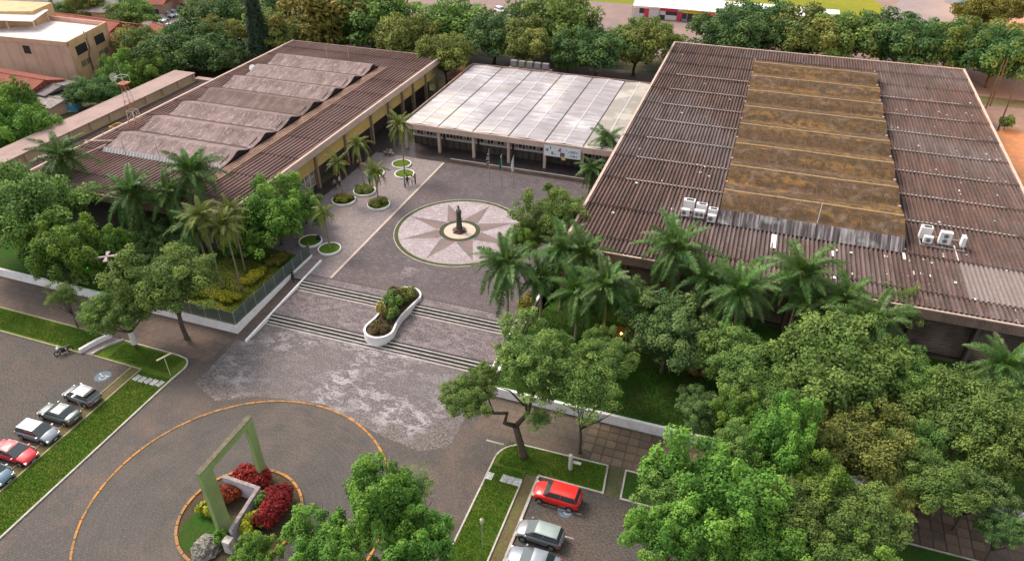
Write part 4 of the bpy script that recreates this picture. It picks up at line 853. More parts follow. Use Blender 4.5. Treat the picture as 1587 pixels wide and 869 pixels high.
FR = [frond_mesh('frond', 4.0, dr, 74, 1.0, i, frond_m, .95) for i, dr in enumerate((.7, 1.05, 1.3, 1.5))]
FQ = [frond_mesh('frond', 2.8, dr, 50, .68, i+9, frond_y, .7) for i, dr in enumerate((.6, 1.0, 1.5, 1.9))]
DEAD = frond_mesh('dead_frond', 3.4, 1.2, 40, .7, 55, M('dead_frond_brown', (.2, .13, .06), .9, coord='obj', rnd=.2), .9)
FT = frond_mesh('frond', 1.6, .1, 26, .25, 77, M('young_frond_lime', (.16, .28, .03), .6, coord='obj', transl=.2), .5)
PTR = {}
def palm_trunk(h, r):
    k = (round(h, 1), round(r, 2))
    if k not in PTR:
        b = MB(); n = int(h/.35)+3; b.tube([(0.10*math.sin(i/n*3), .08*math.sin(i/n*2+1)-.08*math.sin(1), h*i/n-.05) for i in range(n+1)], [r*(1.35-.35*min(1, i/2))*(1-.3*i/n)*(1.04 if i % 2 else 1) for i in range(n+1)], 10)
        PTR[k] = b.mesh('trunk', palm_bark, True)
    return PTR[k]
b = MB(); b.tube([(0, 0, 0), (0, 0, .5), (0, 0, 1.2)], [.17, .2, .08], 10); SHAFT = b.mesh('crownshaft', palm_green, True)
PN = 0
def palm(px, py, zc, s, n, label, gz=ZP, style='R', group=None, spear=True, base=None):
    global PN; PN += 1; rg = random.Random(PN*7+1)
    x, y = base if base else U(px, py, zc); t = thing('palm_tree', label, 'palm tree', (x, y, gz), 0, group); h = zc-gz
    link('trunk', palm_trunk(h-1.0, .17 if style == 'R' else .12), t, (0, 0, 0))
    tx, ty = .10*math.sin(3), .08*math.sin(3)-.08*math.sin(1)
    o = link('crownshaft', SHAFT, t, (tx, ty, h-1.15)); o.scale = (s*.95, s*.95, 1)
    fs = FR if style == 'R' else FQ; n = int(n*1.35)
    for i in range(n):
        lay = i/n; me = fs[min(3, int(lay*4))]; a = i*2.39996+rg.uniform(-.25, .25); el = 64-lay*96+rg.uniform(-9, 9)
        o = link('frond', me, t, (tx, ty, h-.05-lay*.15)); k = s*rg.uniform(.78, 1.12); o.scale = (k, k*rg.uniform(.7, 1.1), k)
        o.rotation_euler = (R_(rg.uniform(-15, 15)), -R_(el), a)
    for i in range(rg.choice((2, 3))):
        o = link('dead_frond', DEAD, t, (tx, ty, h-.25)); k = s*rg.uniform(.55, .8); o.scale = (k, k*.6, k); o.rotation_euler = (R_(rg.uniform(-20, 20)), R_(rg.uniform(25, 48)), rg.uniform(0, 6.28))
    if spear:
        o = link('spear', FT, t, (tx, ty, h)); o.rotation_euler = (0, -R_(84), rg.uniform(0, 6)); o.scale = (s, s, s); o.name = 'spear_leaf'
    return t
# bushes
def bush(name, label, x, y, z, rx, ry, rz, m, seed, nleaf=2500, leaf=.16, n=14, cat='shrub', group=None, base=0, parent=None):
    rg = random.Random(seed); cl = []
    for i in range(n):
        a = rg.uniform(0, 6.28); q = math.sqrt(rg.random())*.72; k = rg.uniform(.28, .42)
        cl.append((q*rx*math.cos(a), q*ry*math.sin(a), rz*(.3+.55*(1-q*q)*rg.uniform(.7, 1.1)), rx*k, ry*k, rz*.36, rg.random()*.8))
    me = leaf_mesh(name, m, cl, nleaf, leaf, seed, .2)
    if parent: return link(name, me, parent, (x, y, z))
    o = link(name, me, None, (x, y, z)); return tag(o, label, cat, group)
# ------------------------------------------------------------------ plaza planters
def round_planter(px, py, r, label, tall=False, half=None):
    x, y = U(px, py, ZP); t = thing('round_planter', label, 'planter', (x, y, ZP), 0, 'round planters on the light paving')
    if half: pts = arc(0, 0, r, half[0], half[1], 24)
    else: pts = arc(0, 0, r, 0, 360, 40)[:-1]
    b = MB(); sweep(b, pts, .13, 0, .28, True); b.obj('rim', white_paint, t)
    b = MB(); b.poly([(p[0]*.97, p[1]*.97, .2) for p in pts]); b.obj('turf', grass, t)
    if tall: bush('hedge', '', 0, 0, .15, r*.95, r*.95, .75, leaf_olive if r < 1.65 else leaf_autumn, int(x*-10), 3500, .13, 22, parent=t)
    return t
round_planter(622.5, 255.5, 1.5, 'round grass planter in a white rim, farthest back by the white-roofed hall')
round_planter(627, 271, 1.5, 'round grass planter in a white rim just in front of the farthest one')
round_planter(581, 269.5, 1.45, 'round brownish planter in a white rim beside the covered walkway, behind the small palm')
round_planter(565, 297, 1.62, 'round planter with a low hedge around a tall palm, next to the walkway', True)
round_planter(587, 318, 1.6, 'round hedge planter in front of the bright-topped small palm', True)
round_planter(533, 311, 1.7, 'round hedge planter nearest the leafy tree, around a slender palm', True)
round_planter(481.5, 375, 1.5, 'round grass planter with a bin on its rim, front row by the fence', False)
round_planter(511, 387, 1.45, 'half-round grass planter with a straight white edge, front row', False)
round_planter(849, 422, 1.55, 'white-rimmed round planter on the right, half hidden by palms', False)
# steps planter
t = thing('long_planter', 'long white-walled planter with shrubs set across the steps', 'planter', (-35.5, 59, 0))
pts = arc(0, 3.6, 1.75, 5, 175, 14)+[(-1.45, 1.5), (-1.35, 0), (-1.4, -1.6)]+arc(0, -3.1, 1.65, 165, 375, 16)+[(1.35, -1.6), (1.25, 0), (1.45, 1.6)]
b = MB(); sweep(b, pts, .22, -.1, 1.32, True); b.obj('rim', white_paint, t)
b = MB(); b.poly([(p[0]*.97, p[1]*.98, 1.12) for p in pts]); b.obj('soil', soil, t)
for (x, y, rx, ry, rz, m, sd, lb) in ((.0, 3.1, 1.4, 1.9, 1.1, leaf_olive, 41, 'low green shrub filling the far end of the long planter'), (-.25, 1.0, 1.3, 1.5, 2.0, leaf_mid, 42, 'taller dark green shrub in the middle of the long planter'),
                              (-.6, 2.0, .9, .9, 2.1, M('leaves_reddish_olive', (.09, .07, .03), .8, tint=(.17, .1, .04), coord='obj'), 43, 'reddish shrub rising at the left of the long planter'), (-.85, -.9, .75, .75, 1.75, leaf_yel, 44, 'straw-yellow tufted shrub in the long planter'),
                              (0, -3.0, 1.3, 1.3, .6, M('leaves_brown_ground', (.07, .05, .025), .9, tint=(.12, .1, .03), coord='obj'), 45, 'low brown plants at the near end of the long planter'), (.5, -.6, .8, 1.3, 1.2, leaf_mid, 46, 'small green shrub at the right rim of the long planter')):
    bush('planter_shrub', lb, -35.5+x, 59+y, 1.1, rx, ry, rz, m, sd, 2600, .14, 14, group='shrubs in the long planter')
# ------------------------------------------------------------------ roundabout island
t = thing('frame_sculpture', 'tall pale green rectangular frame standing on the roundabout island', 'sculpture', (-35.4, 31, 0))
b = MB(); b.box(-.3, -3.3, 0, .1, -2.0, 7.3); b.obj('post', green_slab, t)
b = MB(); b.box(-.3, 2.5, 0, .1, 3.3, 7.3); b.obj('post', green_slab, t)
b = MB(); b.box(-.3, -3.3, 7.3, .1, 3.3, 8.0); b.obj('beam', green_slab, t)
b = MB(); b.box(-.33, -3.33, 8.0, .13, 3.33, 8.06); b.obj('top_face', green_dark, t)
wv = thing('angled_wall', 'low white angled wall with dark coping through the green frame', 'wall', (-34.5, 32, 0))
b = MB(); sweep(b, [(-3.7, .1), (0, 0), (.45, -4.4)], .26, 0, 1.9); b.obj('wall_face', lav_wall, wv)
b = MB(); sweep(b, [(-3.72, .1), (.0, .0), (.45, -4.3)], .34, 1.9, 1.97); b.obj('coping', M('wall_coping', (.2, .17, .16), .9, [(3, .42, .62, (.34, .3, .3), .8)]), wv)
b = MB(); b.box(.15, -5.3, 0, .85, -4.62, 1.5); b.obj('end_block', M('worn_white_block', (.5, .48, .46), .9, [(2.5, .45, .65, (.22, .2, .17), .8)]), wv)
bush('red_shrub', 'large crimson shrub behind the angled wall inside the green frame', -36.2, 33.5, 0.1, 1.9, 1.3, 1.7, leaf_red, 51, 5200, .17, 22)
bush('red_shrub', 'round crimson shrub right of the angled wall by the yellow kerb', -32.7, 31.3, 0.1, 1.6, 2.3, 1.9, leaf_red, 52, 6500, .17, 24)
bush('red_shrub', 'darker crimson shrub half hidden behind the near green post', -37.6, 31.0, 0.1, 1.8, 1.2, 1.3, leaf_red, 53, 4200, .17, 18)
bush('lime_shrub', 'small yellow-green shrub left of the near green post', -38.2, 29.4, .1, 1.0, .8, 1.0, leaf_lime, 54, 1800, .17, 12)
bush('lime_shrub', 'yellow-green shrub right of the low wall on the roundabout', -33.3, 29.2, .1, 1.0, 1.3, 1.6, leaf_lime, 55, 3200, .18, 16)
bush('green_shrub', 'slender fresh green shrub next to the crimson one', -33.5, 31.2, .1, .7, .7, 2.1, leaf_bright, 56, 1800, .16, 12)
bush('green_shrub', 'small bright green shrub at the foot of the near green post', -34.9, 27.3, .1, .6, .6, 1.5, leaf_bright, 57, 1500, .17, 10)
bush('olive_shrub', 'reddish-olive shrub beside the yellow-green one', -32.9, 30.0, .1, .6, .9, 1.6, leaf_autumn, 58, 1500, .16, 10)
b = MB(); b.lathe([(1.1, 0), (1.2, .25), (1.05, .5), (.95, .75), (.75, .95), (.5, 1.1), (.1, 1.2)], n=18)
o = b.obj('boulder', rock, None, False); o.location = (-35.9, 26.4, .05); rg = random.Random(5)
for v in o.data.vertices: v.co += Vector((rg.uniform(-.16, .16), rg.uniform(-.16, .16), rg.uniform(-.1, .1))); 
tag(o, 'rough pale grey boulder on the near side of the roundabout island', 'rock')
# ------------------------------------------------------------------ cars
tyre_m = M('tyre_rubber', (.018, .018, .018), .85); rim_m = M('alloy_rim', (.35, .35, .36), .35, metal=.7)
cglass = M('car_glass', (.035, .05, .055), .08, spec=.9); hl_m = M('headlight_lens', (.7, .7, .68), .15, spec=.8); tl_m = M('tail_light_lens', (.35, .02, .02), .2, spec=.7); plate_m = M('number_plate', (.5, .5, .5), .6)
b = MB(); b.tube([(0, -.11, 0), (0, -.08, 0), (0, .08, 0), (0, .11, 0)], [.27, .315, .315, .27], 20); TY = b.mesh('tyre', tyre_m, False)
b = MB(); b.tube([(0, -.115, 0), (0, -.1, 0), (0, .1, 0), (0, .115, 0)], [.2, .2, .2, .2], 14); RM = b.mesh('rim', rim_m)
CARP = {'hatch': dict(L=4.0, W=1.70, hood=.95, hh=.92, roof=1.5, ws=(1.0, .3), rs=(-1.7, -1.95), tail=.95, boot=0),
        'sedan': dict(L=4.35, W=1.70, hood=1.1, hh=.88, roof=1.42, ws=(.9, .1), rs=(-1.0, -1.6), tail=.95, boot=.5),
        'suv': dict(L=4.23, W=1.80, hood=1.1, hh=1.08, roof=1.69, ws=(.95, .45), rs=(-1.85, -2.0), tail=1.1, boot=0)}
def car(kindk, paint, x, y, rz, label, mirror=True, roof_mat=None, spoiler=False, group='cars in the two parking areas'):
    p = CARP[kindk]; L_, W, hh, rf = p['L'], p['W'], p['hh'], p['roof']; t = thing('parked_car', label, 'car', (x, y, 0), rz, group)
    zb = .22 if kindk != 'suv' else .3; l2 = L_/2; w = W/2; wx = (l2-.78, -l2+.75)
    st = [(-l2, .80, .42, p['tail']-.12), (-l2+.06, .88, .3, p['tail']-.02), (-l2+.25, .95, zb, p['tail']), (-l2+.7, 1, zb, p['tail']+.0), (p['rs'][0]+.3 if p['boot'] else -.8, 1, zb, p['tail']), (0, 1, zb, p['tail']-.02),
          (p['ws'][0], .99, zb, hh+.02), (p['ws'][0]+.35, .98, zb, hh-.04), (l2-.45, .94, zb, hh-.12), (l2-.15, .86, zb+.02, hh-.22), (l2-.03, .76, zb+.1, hh-.34), (l2, .7, .36, hh-.42)]
    b = MB(); m = 11
    for (sx, wk, z0, z1) in st:
        ww = w*wk; hgt = z1-z0
        ring = [(-ww*.9, z0), (-ww*.98, z0+.1), (-ww, z0+hgt*.45), (-ww*.985, z0+hgt*.72), (-ww*.95, z1-.05), (-ww*.84, z1), (0, z1+.035)]
        ring = ring+[(-a, c) for a, c in ring[-2::-1]]; m = len(ring)
        for (yy, zz) in ring: b.v.append((sx, yy, zz))
    for i in range(len(st)-1):
        for j in range(m-1): a = i*m+j; b.face((a, a+1, a+m+1, a+m))
        b.face((i*m+m-1, i*m, (i+1)*m, (i+1)*m+m-1))
    b.face(list(range(m))[::-1]); b.face([(len(st)-1)*m+j for j in range(m)])
    b.obj('body', paint, t, True)
    b = MB()          # wheel arches and wheels
    for sx in wx:
        for s in (-1, 1): b.poly([(sx+.39*math.cos(R_(a)), s*(w+.004), .34+.39*math.sin(R_(a))) for a in (range(-25, 206, 15) if s > 0 else range(205, -26, -15))])
    b.obj('wheel_arch', black, t)
    for sx in wx:
        for s in (-1, 1):
            o = link('wheel', TY, t, (sx, s*(w-.085), .315)); link('rim', RM, o, (0, s*.012, 0))
    x1, x2 = p['ws']; x4, x3 = p['rs'][0], p['rs'][0]; xb_f, xt_f = p['ws'][0]+.12, p['ws'][1]; xb_r, xt_r = p['rs'][1], p['rs'][0]
    if p['boot']: xb_r, xt_r = -1.62, -1.02
    else: xb_r, xt_r = -l2+.16, -l2+.42
    zb0, zt = hh-.0, rf-.03; wb, wt = w*.93, w*.74
    gb = [(xb_r, -wb, zb0), (xb_f, -wb, zb0), (xb_f, wb, zb0), (xb_r, wb, zb0)]; gt = [(xt_r, -wt, zt), (xt_f, -wt, zt), (xt_f, wt, zt), (xt_r, wt, zt)]
    b = MB(); b.hexa(gb, gt); b.obj('cabin', paint, t)
    def lerp(a, c, k): return tuple(a[i]+(c[i]-a[i])*k for i in range(3))
    def win(name, A, B, C, D, ins, out, mm=cglass):      # A,B bottom  C,D top
        A, B, C, D = [Vector(q) for q in (A, B, C, D)]; cen = (A+B+C+D)/4; n = (B-A).cross(D-A).normalized(); pts = [q+(cen-q).normalized()*ins+n*out for q in (A, B, C, D)]
        bb = MB(); bb.poly(pts); bb.obj(name, mm, t)
    gb = [Vector(q) for q in gb]; gt = [Vector(q) for q in gt]; lift = Vector((0, 0, .07))
    win('windshield', gb[1]+lift*.6, gb[2]+lift*.6, gt[2], gt[1], .03, .01); win('rear_window', gb[3]+lift, gb[0]+lift, gt[0], gt[3], .05, .01)
    for s in (0, 1):
        A, B, C, D = (gb[0], gb[1], gt[1], gt[0]) if s == 0 else (gb[2], gb[3], gt[3], gt[2])
        A, B = A+lift, B+lift; Mb, Mt = A.lerp(B, .5), D.lerp(C, .48)
        win('side_window', A, Mb, Mt, D, .04, .01); win('side_window', Mb, B, C, Mt, .04, .01)
    b = MB(); nx, ny = 8, 6
    for i in range(nx+1):
        for j in range(ny+1):
            u, v = i/nx*2-1, j/ny*2-1; xx = (xt_r+xt_f)/2+u*(xt_f-xt_r)/2*1.05; yy = v*wt*1.04; b.v.append((xx, yy, zt+.07*(1-u**4)*(1-v**4)-.015))
    for i in range(nx):
        for j in range(ny): a = i*(ny+1)+j; b.face((a, a+ny+1, a+ny+2, a+1))
    b.obj('roof', roof_mat or paint, t, True)
    for s in (-1, 1):
        b = MB(); ww = w*.74; b.hexa([(l2-.16, s*ww-.17, hh-.42), (l2+.005, s*ww-.19, hh-.42), (l2-.06, s*ww+.12, hh-.42), (l2-.25, s*ww+.14, hh-.42)], [(l2-.2, s*ww-.17, hh-.26), (l2-.05, s*ww-.19, hh-.27), (l2-.12, s*ww+.12, hh-.26), (l2-.3, s*ww+.13, hh-.26)]) ; b.obj('headlight', hl_m, t)
        b = MB(); b.box(-l2-.01, s*w*.8-.1, p['tail']-.32, -l2+.14, s*w*.8+.1, p['tail']-.1); b.obj('tail_light', tl_m, t)
        if mirror: b = MB(); b.box(p['ws'][0]-.12, s*(w+.09)-.09, hh+.02, p['ws'][0]+.03, s*(w+.09)+.09, hh+.16); b.obj('mirror', paint, t)
    b = MB(); b.box(l2-.06, -.42, .36, l2+.02, .42, .5); b.obj('grille', black, t)
    b = MB(); b.box(-l2-.015, -.22, .5, -l2+.01, .22, .63); b.box(l2+.0, -.2, .28, l2+.03, .2, .36); b.obj('number_plate', plate_m, t)
    if spoiler: b = MB(); b.box(-l2+.1, -.45, rf-.06, -l2+.45, .75, rf+.25); b.obj('raised_tailgate', black, t)
    return t
def paintm(n, c, met=.3): return M(n, c, .4, layers=[(1.5, .45, .65, tuple(v*.8 for v in c), .5)], metal=met, spec=.5, coat=.35, coord='obj')
silver = paintm('silver_car_paint', (.24, .25, .27), .5); pale = paintm('pale_silver_paint', (.25, .28, .33), .4); redp = paintm('red_car_paint', (.55, .02, .035), .1); sred = paintm('bright_red_paint', (.75, .018, .012), .0)
bluep = paintm('blue_grey_paint', (.12, .19, .25), .4); dgrey = paintm('grey_green_paint', (.17, .2, .2), .5); wpnt = paintm('white_car_paint', (.7, .7, .7), 0)
H_ = 3.14159
car('hatch', silver, -59.5, 37.0, H_-.06, 'silver hatchback with its tailgate up, topmost car of the left row', spoiler=True)
car('sedan', dgrey, -59.6, 34.25, H_+.0, 'grey sedan seen from behind with red tail lights, second down the left row')
car('hatch', pale, -59.4, 31.6, .03, 'pale silver car with nose to the verge, between the grey sedan and the red car')
car('sedan', redp, -59.3, 28.95, .0, 'crimson sedan with nose to the verge in the left row')
car('hatch', bluep, -59.2, 26.4, .0, 'blue-grey car at the left photo edge below the crimson sedan')
car('sedan', dgrey, -59.5, 24.0, .0, 'dark grey car cut off by the left photo edge, lowest of the row')
car('suv', sred, -10.25, 40.7, H_-.02, 'bright red boxy SUV nosed against the white kerb on the right')
car('hatch', silver, -10.5, 36.5, H_-.02, 'silver hatchback next to the bright red SUV', roof_mat=paintm('greenish_silver_roof', (.3, .37, .35), .4))  # separate lighter, greener colour on this roof panel
car('sedan', pale, -10.2, 33.9, H_+.0, 'pale silver sedan at the bottom edge, partly under the leaves')
# motorcycle
t = thing('motorcycle', 'black motorcycle leaning at the edge of the left parking area', 'motorcycle', (-67.2, 42.0, 0), R_(-120))
for sx in (-.65, .65):
    b = MB(); pts = [(sx+.29*math.cos(R_(a)), 0, .3+.29*math.sin(R_(a))) for a in range(0, 361, 24)]; b.tube(pts, .06, 6); b.obj('wheel', tyre_m, t)
b = MB(); b.tube([(-.65, 0, .3), (-.1, 0, .45), (.3, 0, .75), (.65, 0, .3)], .05, 6); b.tube([(.3, 0, .75), (.38, 0, 1.05)], .04, 6); b.box(-.2, -.16, .28, .25, .16, .62); b.obj('frame', black, t)
b = MB(); b.hexa([(-.05, -.14, .68), (.35, -.16, .68), (.35, .16, .68), (-.05, .14, .68)], [(0, -.1, .9), (.3, -.11, .95), (.3, .11, .95), (0, .1, .9)]); b.obj('fuel_tank', M('dark_tank_paint', (.1, .1, .11), .3), t)
b = MB(); b.hexa([(-.75, -.14, .72), (-.05, -.14, .7), (-.05, .14, .7), (-.75, .14, .72)], [(-.8, -.1, .84), (-.05, -.12, .8), (-.05, .12, .8), (-.8, .1, .84)]); b.obj('seat', black, t)
b = MB(); b.tube([(.3, -.36, 1.08), (.4, -.2, 1.08), (.4, .2, 1.08), (.3, .36, 1.08)], .025, 6); b.obj('handlebar', metal_g, t)
b = MB(); b.box(.42, -.1, .8, .56, .1, 1.0); b.obj('headlight', hl_m, t)
# ------------------------------------------------------------------ lamps and poles
def tee(x, y, rz, h, label, arm=1.3):
    t = thing('street_lamp', label, 'lamp', (x, y, 0), rz); b = MB(); b.tube([(0, 0, 0), (0, 0, h)], .045, 6); b.obj('pole', M('cream_pole_paint', (.5, .45, .33), .7), t)
    b = MB(); b.box(-arm/2, -.09, h, arm/2, .09, h+.1); b.obj('lamp_arm', M('cream_pole_paint', (.5, .45, .33)), t)
tee(-53.5, 42.8, R_(68), 2.6, 'T-shaped cream lamp post on the rounded corner of the left lawn', 1.6)
tee(-17.1, 43.7, 0, 1.7, 'T-shaped thin post by the rounded kerb on the right', 1.7)
t = thing('lamp_post', 'thin grey pole standing between the parked cars and the left verge', 'pole', (-56.6, 34.6, 0)); b = MB(); b.tube([(0, 0, 0), (0, 0, 3.6)], [.05, .035], 6); b.obj('pole', metal_g, t)
b = MB(); b.box(-.1, -.35, 3.6, .1, .1, 3.68); b.obj('lamp_head', metal_g, t)
t = thing('lamp_post', 'slim garden lamp with a pale lantern on the right verge near the bottom edge', 'lamp', (-14.6, 34.0, 0)); b = MB(); b.tube([(0, 0, 0), (0, 0, 3.2)], .04, 6); b.obj('pole', metal_g, t)
b = MB(); b.lathe([(.05, 3.2), (.14, 3.35), (.16, 3.7), (.05, 3.85)], n=10); b.obj('lantern', M('lantern_glass', (.55, .52, .4), .4), t)
x, y = U(165, 397, 6.2)
t = thing('lamp_post', 'tall white post with a cross of four flat lamp heads in the left garden', 'lamp', (x, y, ZP)); b = MB(); b.tube([(0, 0, 0), (0, 0, 5.2)], [.11, .08], 8); b.obj('pole', M('pale_pole', (.6, .5, .42), .6), t)
for k in range(4):
    b = MB(); b.hexa([(.1, -.1, 5.2), (1.15, -.24, 5.14), (1.15, .24, 5.14), (.1, .1, 5.2)], [(.1, -.1, 5.32), (1.15, -.24, 5.3), (1.15, .24, 5.3), (.1, .1, 5.32)]); o = b.obj('lamp_head', M('lamp_head_grey', (.34, .28, .28), .7), t); o.rotation_euler[2] = R_(35+90*k)
def wash_post(px, py, label):
    x, y = U(px, py, 0); t = thing('white_post', label, 'post', (x, y, 0)); b = MB(); b.tube([(0, 0, .0), (-.05, 0, 1.9)], [.2, .17], 8); b.obj('post_shaft', bark_w, t)
    b = MB(); b.box(.2, -.1, 1.0, .95, .12, 1.15); b.obj('arm', bark_w, t)
wash_post(884, 727, 'short whitewashed post with a side arm in the small right lawn')
# ------------------------------------------------------------------ people
def person_mesh(pose, shirt, trous, skin, hair):
    me = bpy.data.meshes.new('p'); v, e, r = [], [], []
    def ch(pts, rad, par=None):
        last = par
        for p, q in zip(pts, rad):
            v.append(p); r.append(q); k = len(v)-1
            if last is not None: e.append((last, k))
            last = k
        return last
    sit = pose == 'sit'; st = .28 if pose == 'walk' else .04; hz = .5 if sit else .95
    pel = ch([(0, 0, hz)], [(.15, .12)]); ch2 = ch([(0, .01, hz+.2), (0, .02, hz+.4), (0, .0, hz+.5)], [(.14, .11), (.175, .12), (.09, .09)], pel)
    ch([(0, .0, hz+.58), (0, -.02, hz+.68), (0, -.02, hz+.78)], [(.055, .055), (.095, .105), (.075, .085)], ch2)
    sh = ch2-1
    for s in (-1, 1):
        if sit: ch([(s*.1, -.05, hz), (s*.12, -.42, hz), (s*.12, -.45, .08), (s*.12, -.6, .05)], [(.09, .09), (.075, .075), (.05, .05), (.04, .04)], pel)
        else: ch([(s*.1, 0, .88), (s*.11, -st*s*.5, .5), (s*.11, -st*s, .09), (s*.12, -st*s-.15, .05)], [(.09, .09), (.066, .07), (.045, .05), (.04, .035)], pel)
        fx = -.22 if pose in ('talk', 'sit') else .06*s*(3 if pose == 'walk' else 1)
        hb = ch([(s*.21, .02, hz+.45), (s*.26, .03, hz+.18), (s*(.2 if pose == 'talk' else .27), fx, hz+(.12 if pose == 'talk' else -.06))], [(.058, .058), (.044, .044), (.034, .034)], sh)
        ch([(v[hb][0], v[hb][1]-.03, v[hb][2]-.08), (v[hb][0]-.01*s, v[hb][1]-.05, v[hb][2]-.15)], [(.04, .022), (.022, .014)], hb)
    me.from_pydata(v, e, []); o = bpy.data.objects.new('tmp', me); COL.objects.link(o); md = o.modifiers.new('s', 'SKIN'); md.use_smooth_shade = True
    for k, sv in enumerate(me.skin_vertices[0].data): sv.radius = r[k]; sv.use_root = (k == 0)
    s2 = o.modifiers.new('u', 'SUBSURF'); s2.levels = 1
    dg = bpy.context.evaluated_depsgraph_get(); out = bpy.data.meshes.new_from_object(o.evaluated_get(dg)); bpy.data.objects.remove(o); out.name = 'body'
    out.materials.clear()
    for m in (M('skin_'+skin, {'light': (.42, .25, .18), 'dark': (.2, .11, .07)}[skin], .6), mat('cloth_'+shirt[0], shirt[1], .85), mat('cloth_'+trous[0], trous[1], .85)): out.materials.append(m)
    for p in out.polygons:
        c = p.center; p.material_index = 0 if (c.z > hz+.53 or (abs(c.x) > .17 and c.z < hz+.22 and c.z > hz-.25 and not (sit and abs(c.x) < .2))) else (1 if c.z > hz+.02 else 2)
    return out
PP = 0
def person(px, py, pose, rz, shirt, trous, label, skin='light', group=None, z=ZP, hs=1.0):
    x, y = U(px, py, z); t = thing('person', label, 'person', (x, y, z), R_(rz), group)
    o = link('body', person_mesh(pose, shirt, trous, skin, None), t, (0, 0, 0)); o.scale = (hs, hs, hs)
    hz = .5 if pose == 'sit' else .95; b = MB(); b.lathe([(.10, -.06), (.115, .0), (.105, .06), (.06, .11), (.01, .125)], n=12); h = b.obj('hair', M('dark_hair', (.02, .014, .01), .9), t, True); h.location = (0, .012, (hz+.76)*hs); h.scale = (.9*hs, hs, hs)
    b = MB(); b.box(-.012, -.135, hz+.70, .012, -.105, hz+.735); b.box(-.045, -.112, hz+.745, -.02, -.106, hz+.755); b.box(.02, -.112, hz+.745, .045, -.106, hz+.755); b.box(-.03, -.112, hz+.665, .03, -.106, hz+.675); f = b.obj('face_features', M('dark_skin_line', (.12, .06, .04), .8), t); f.scale = (hs, hs, hs)
    return t
wt_, bk_, rd_, te_, gr_, or_, bl_ = ('white', (.6, .6, .6)), ('black', (.03, .03, .035)), ('red', (.6, .03, .03)), ('teal', (.08, .38, .35)), ('grey', (.2, .2, .22)), ('orange', (.5, .22, .12)), ('blue', (.12, .22, .42))
person(520, 293, 'stand', 60, gr_, bk_, 'person in a grey top and black trousers standing at the shaded walkway edge')
person(527, 288, 'talk', -70, wt_, bk_, 'person in a white shirt talking beside the grey-topped one in the shaded walkway')
person(537, 263, 'stand', 20, rd_, bk_, 'person in a bright red top, front of the pair in the walkway')
person(541, 258, 'talk', -60, rd_, bk_, 'person in a red top just behind the other red-topped one', 'dark')
person(556, 261, 'walk', 30, or_, bk_, 'person in an orange-brown top walking in the walkway', 'dark')
person(561, 266, 'walk', 30, ('tan', (.3, .22, .14)), gr_, 'person in a tan top near the orange-topped walker', 'dark')
person(573, 286, 'stand', 160, te_, ('jeans', (.03, .05, .09)), 'person in a teal shirt alone on the light paving')
person(628, 291, 'stand', 100, bl_, bk_, 'person in a blue shirt at the left of the group of four')
person(632, 288, 'talk', 60, bk_, bk_, 'person in all black, second in the group of four', 'dark')
person(639, 287.5, 'talk', -40, wt_, ('khaki', (.3, .25, .2)), 'person in a white shirt and pale trousers in the group of four')
person(644, 286, 'stand', -80, ('maroon', (.14, .06, .06)), bk_, 'person in a maroon top at the right of the group of four', 'dark')
b = MB(); xb, yb = U(603, 240, ZP); b.box(-.9, -.2, .4, .9, .2, .46); b.box(-.8, -.18, 0, -.65, .18, .4); b.box(.65, -.18, 0, .8, .18, .4); o = b.obj('bench', concrete); o.location = (xb, yb, ZP); tag(o, 'low concrete bench under the two seated people at the paving edge', 'bench')
person(600.5, 240, 'sit', -10, gr_, bk_, 'seated person in grey, left of the two on the bench', 'dark')
person(606, 240.5, 'sit', 8, ('beige', (.4, .33, .27)), bk_, 'seated person in beige, right of the two on the bench')
person(455, 436, 'walk', 20, bk_, bk_, 'person in black walking down the ramp beside the glass fence', 'dark', z=.62)
b = MB(); b.lathe([(.2, 0), (.24, .05), (.26, .7), (.22, .78), (.1, .84)], n=12); x, y = U(553.5, 294, ZP); o = b.obj('litter_bin', black); o.location = (x, y, ZP); tag(o, 'small dark litter bin behind the hedge planter at the walkway', 'bin')
o = link('litter_bin', o.data, None, (*U(494, 373, ZP), ZP)); tag(o, 'small dark litter bin by the front grass planter', 'bin')
# ------------------------------------------------------------------ house and town at top left
hs_ = thing('concrete_house', 'two-storey unfinished peach house with a pale flat roof at the top left', 'house', (-141, 114, ZP))
A, B_, C_, D_ = (-131.6, 108.4), (-135.4, 122.5), (-151, 122.5), (-160, 106.5)
def wallp(p, q, z0, z1, th=.3):
    b = MB(); sweep(b, [p, q], th, z0, z1); return b
b = MB(); b.prism([A, B_, C_, D_], ZP-.2, 8.6); wpart(hs_, b, 'body', plaster)
b = MB(); b.prism([(-132.2, 109.2), (-135.5, 121.8), (-150.6, 121.8), (-158.5, 107.4)], 8.6, 8.63); wpart(hs_, b, 'flat_roof', roof_slab)
for p, q, mm in ((A, B_, plaster_o), (B_, C_, pink_in), (D_, A, plaster)):
    wpart(hs_, wallp(p, q, 8.6, 9.5, .28), 'parapet', mm)
def face_quad(p, q, off, s0, s1, z0, z1):
    P0, Q0 = Vector(p), Vector(q); d = (Q0-P0); L_ = d.length; d.normalize(); n = Vector((d.y, -d.x)); a = P0+d*s0*L_; c = P0+d*s1*L_
    b = MB(); b.hexa([(a.x, a.y, z0), (a.x+n.x*off, a.y+n.y*off, z0), (c.x+n.x*off, c.y+n.y*off, z0), (c.x, c.y, z0)], [(a.x, a.y, z1), (a.x+n.x*off, a.y+n.y*off, z1), (c.x+n.x*off, c.y+n.y*off, z1), (c.x, c.y, z1)]); return b
wpart(hs_, face_quad(A, B_, .04, 0, 1, ZP, 8.6), 'orange_side', plaster_o)
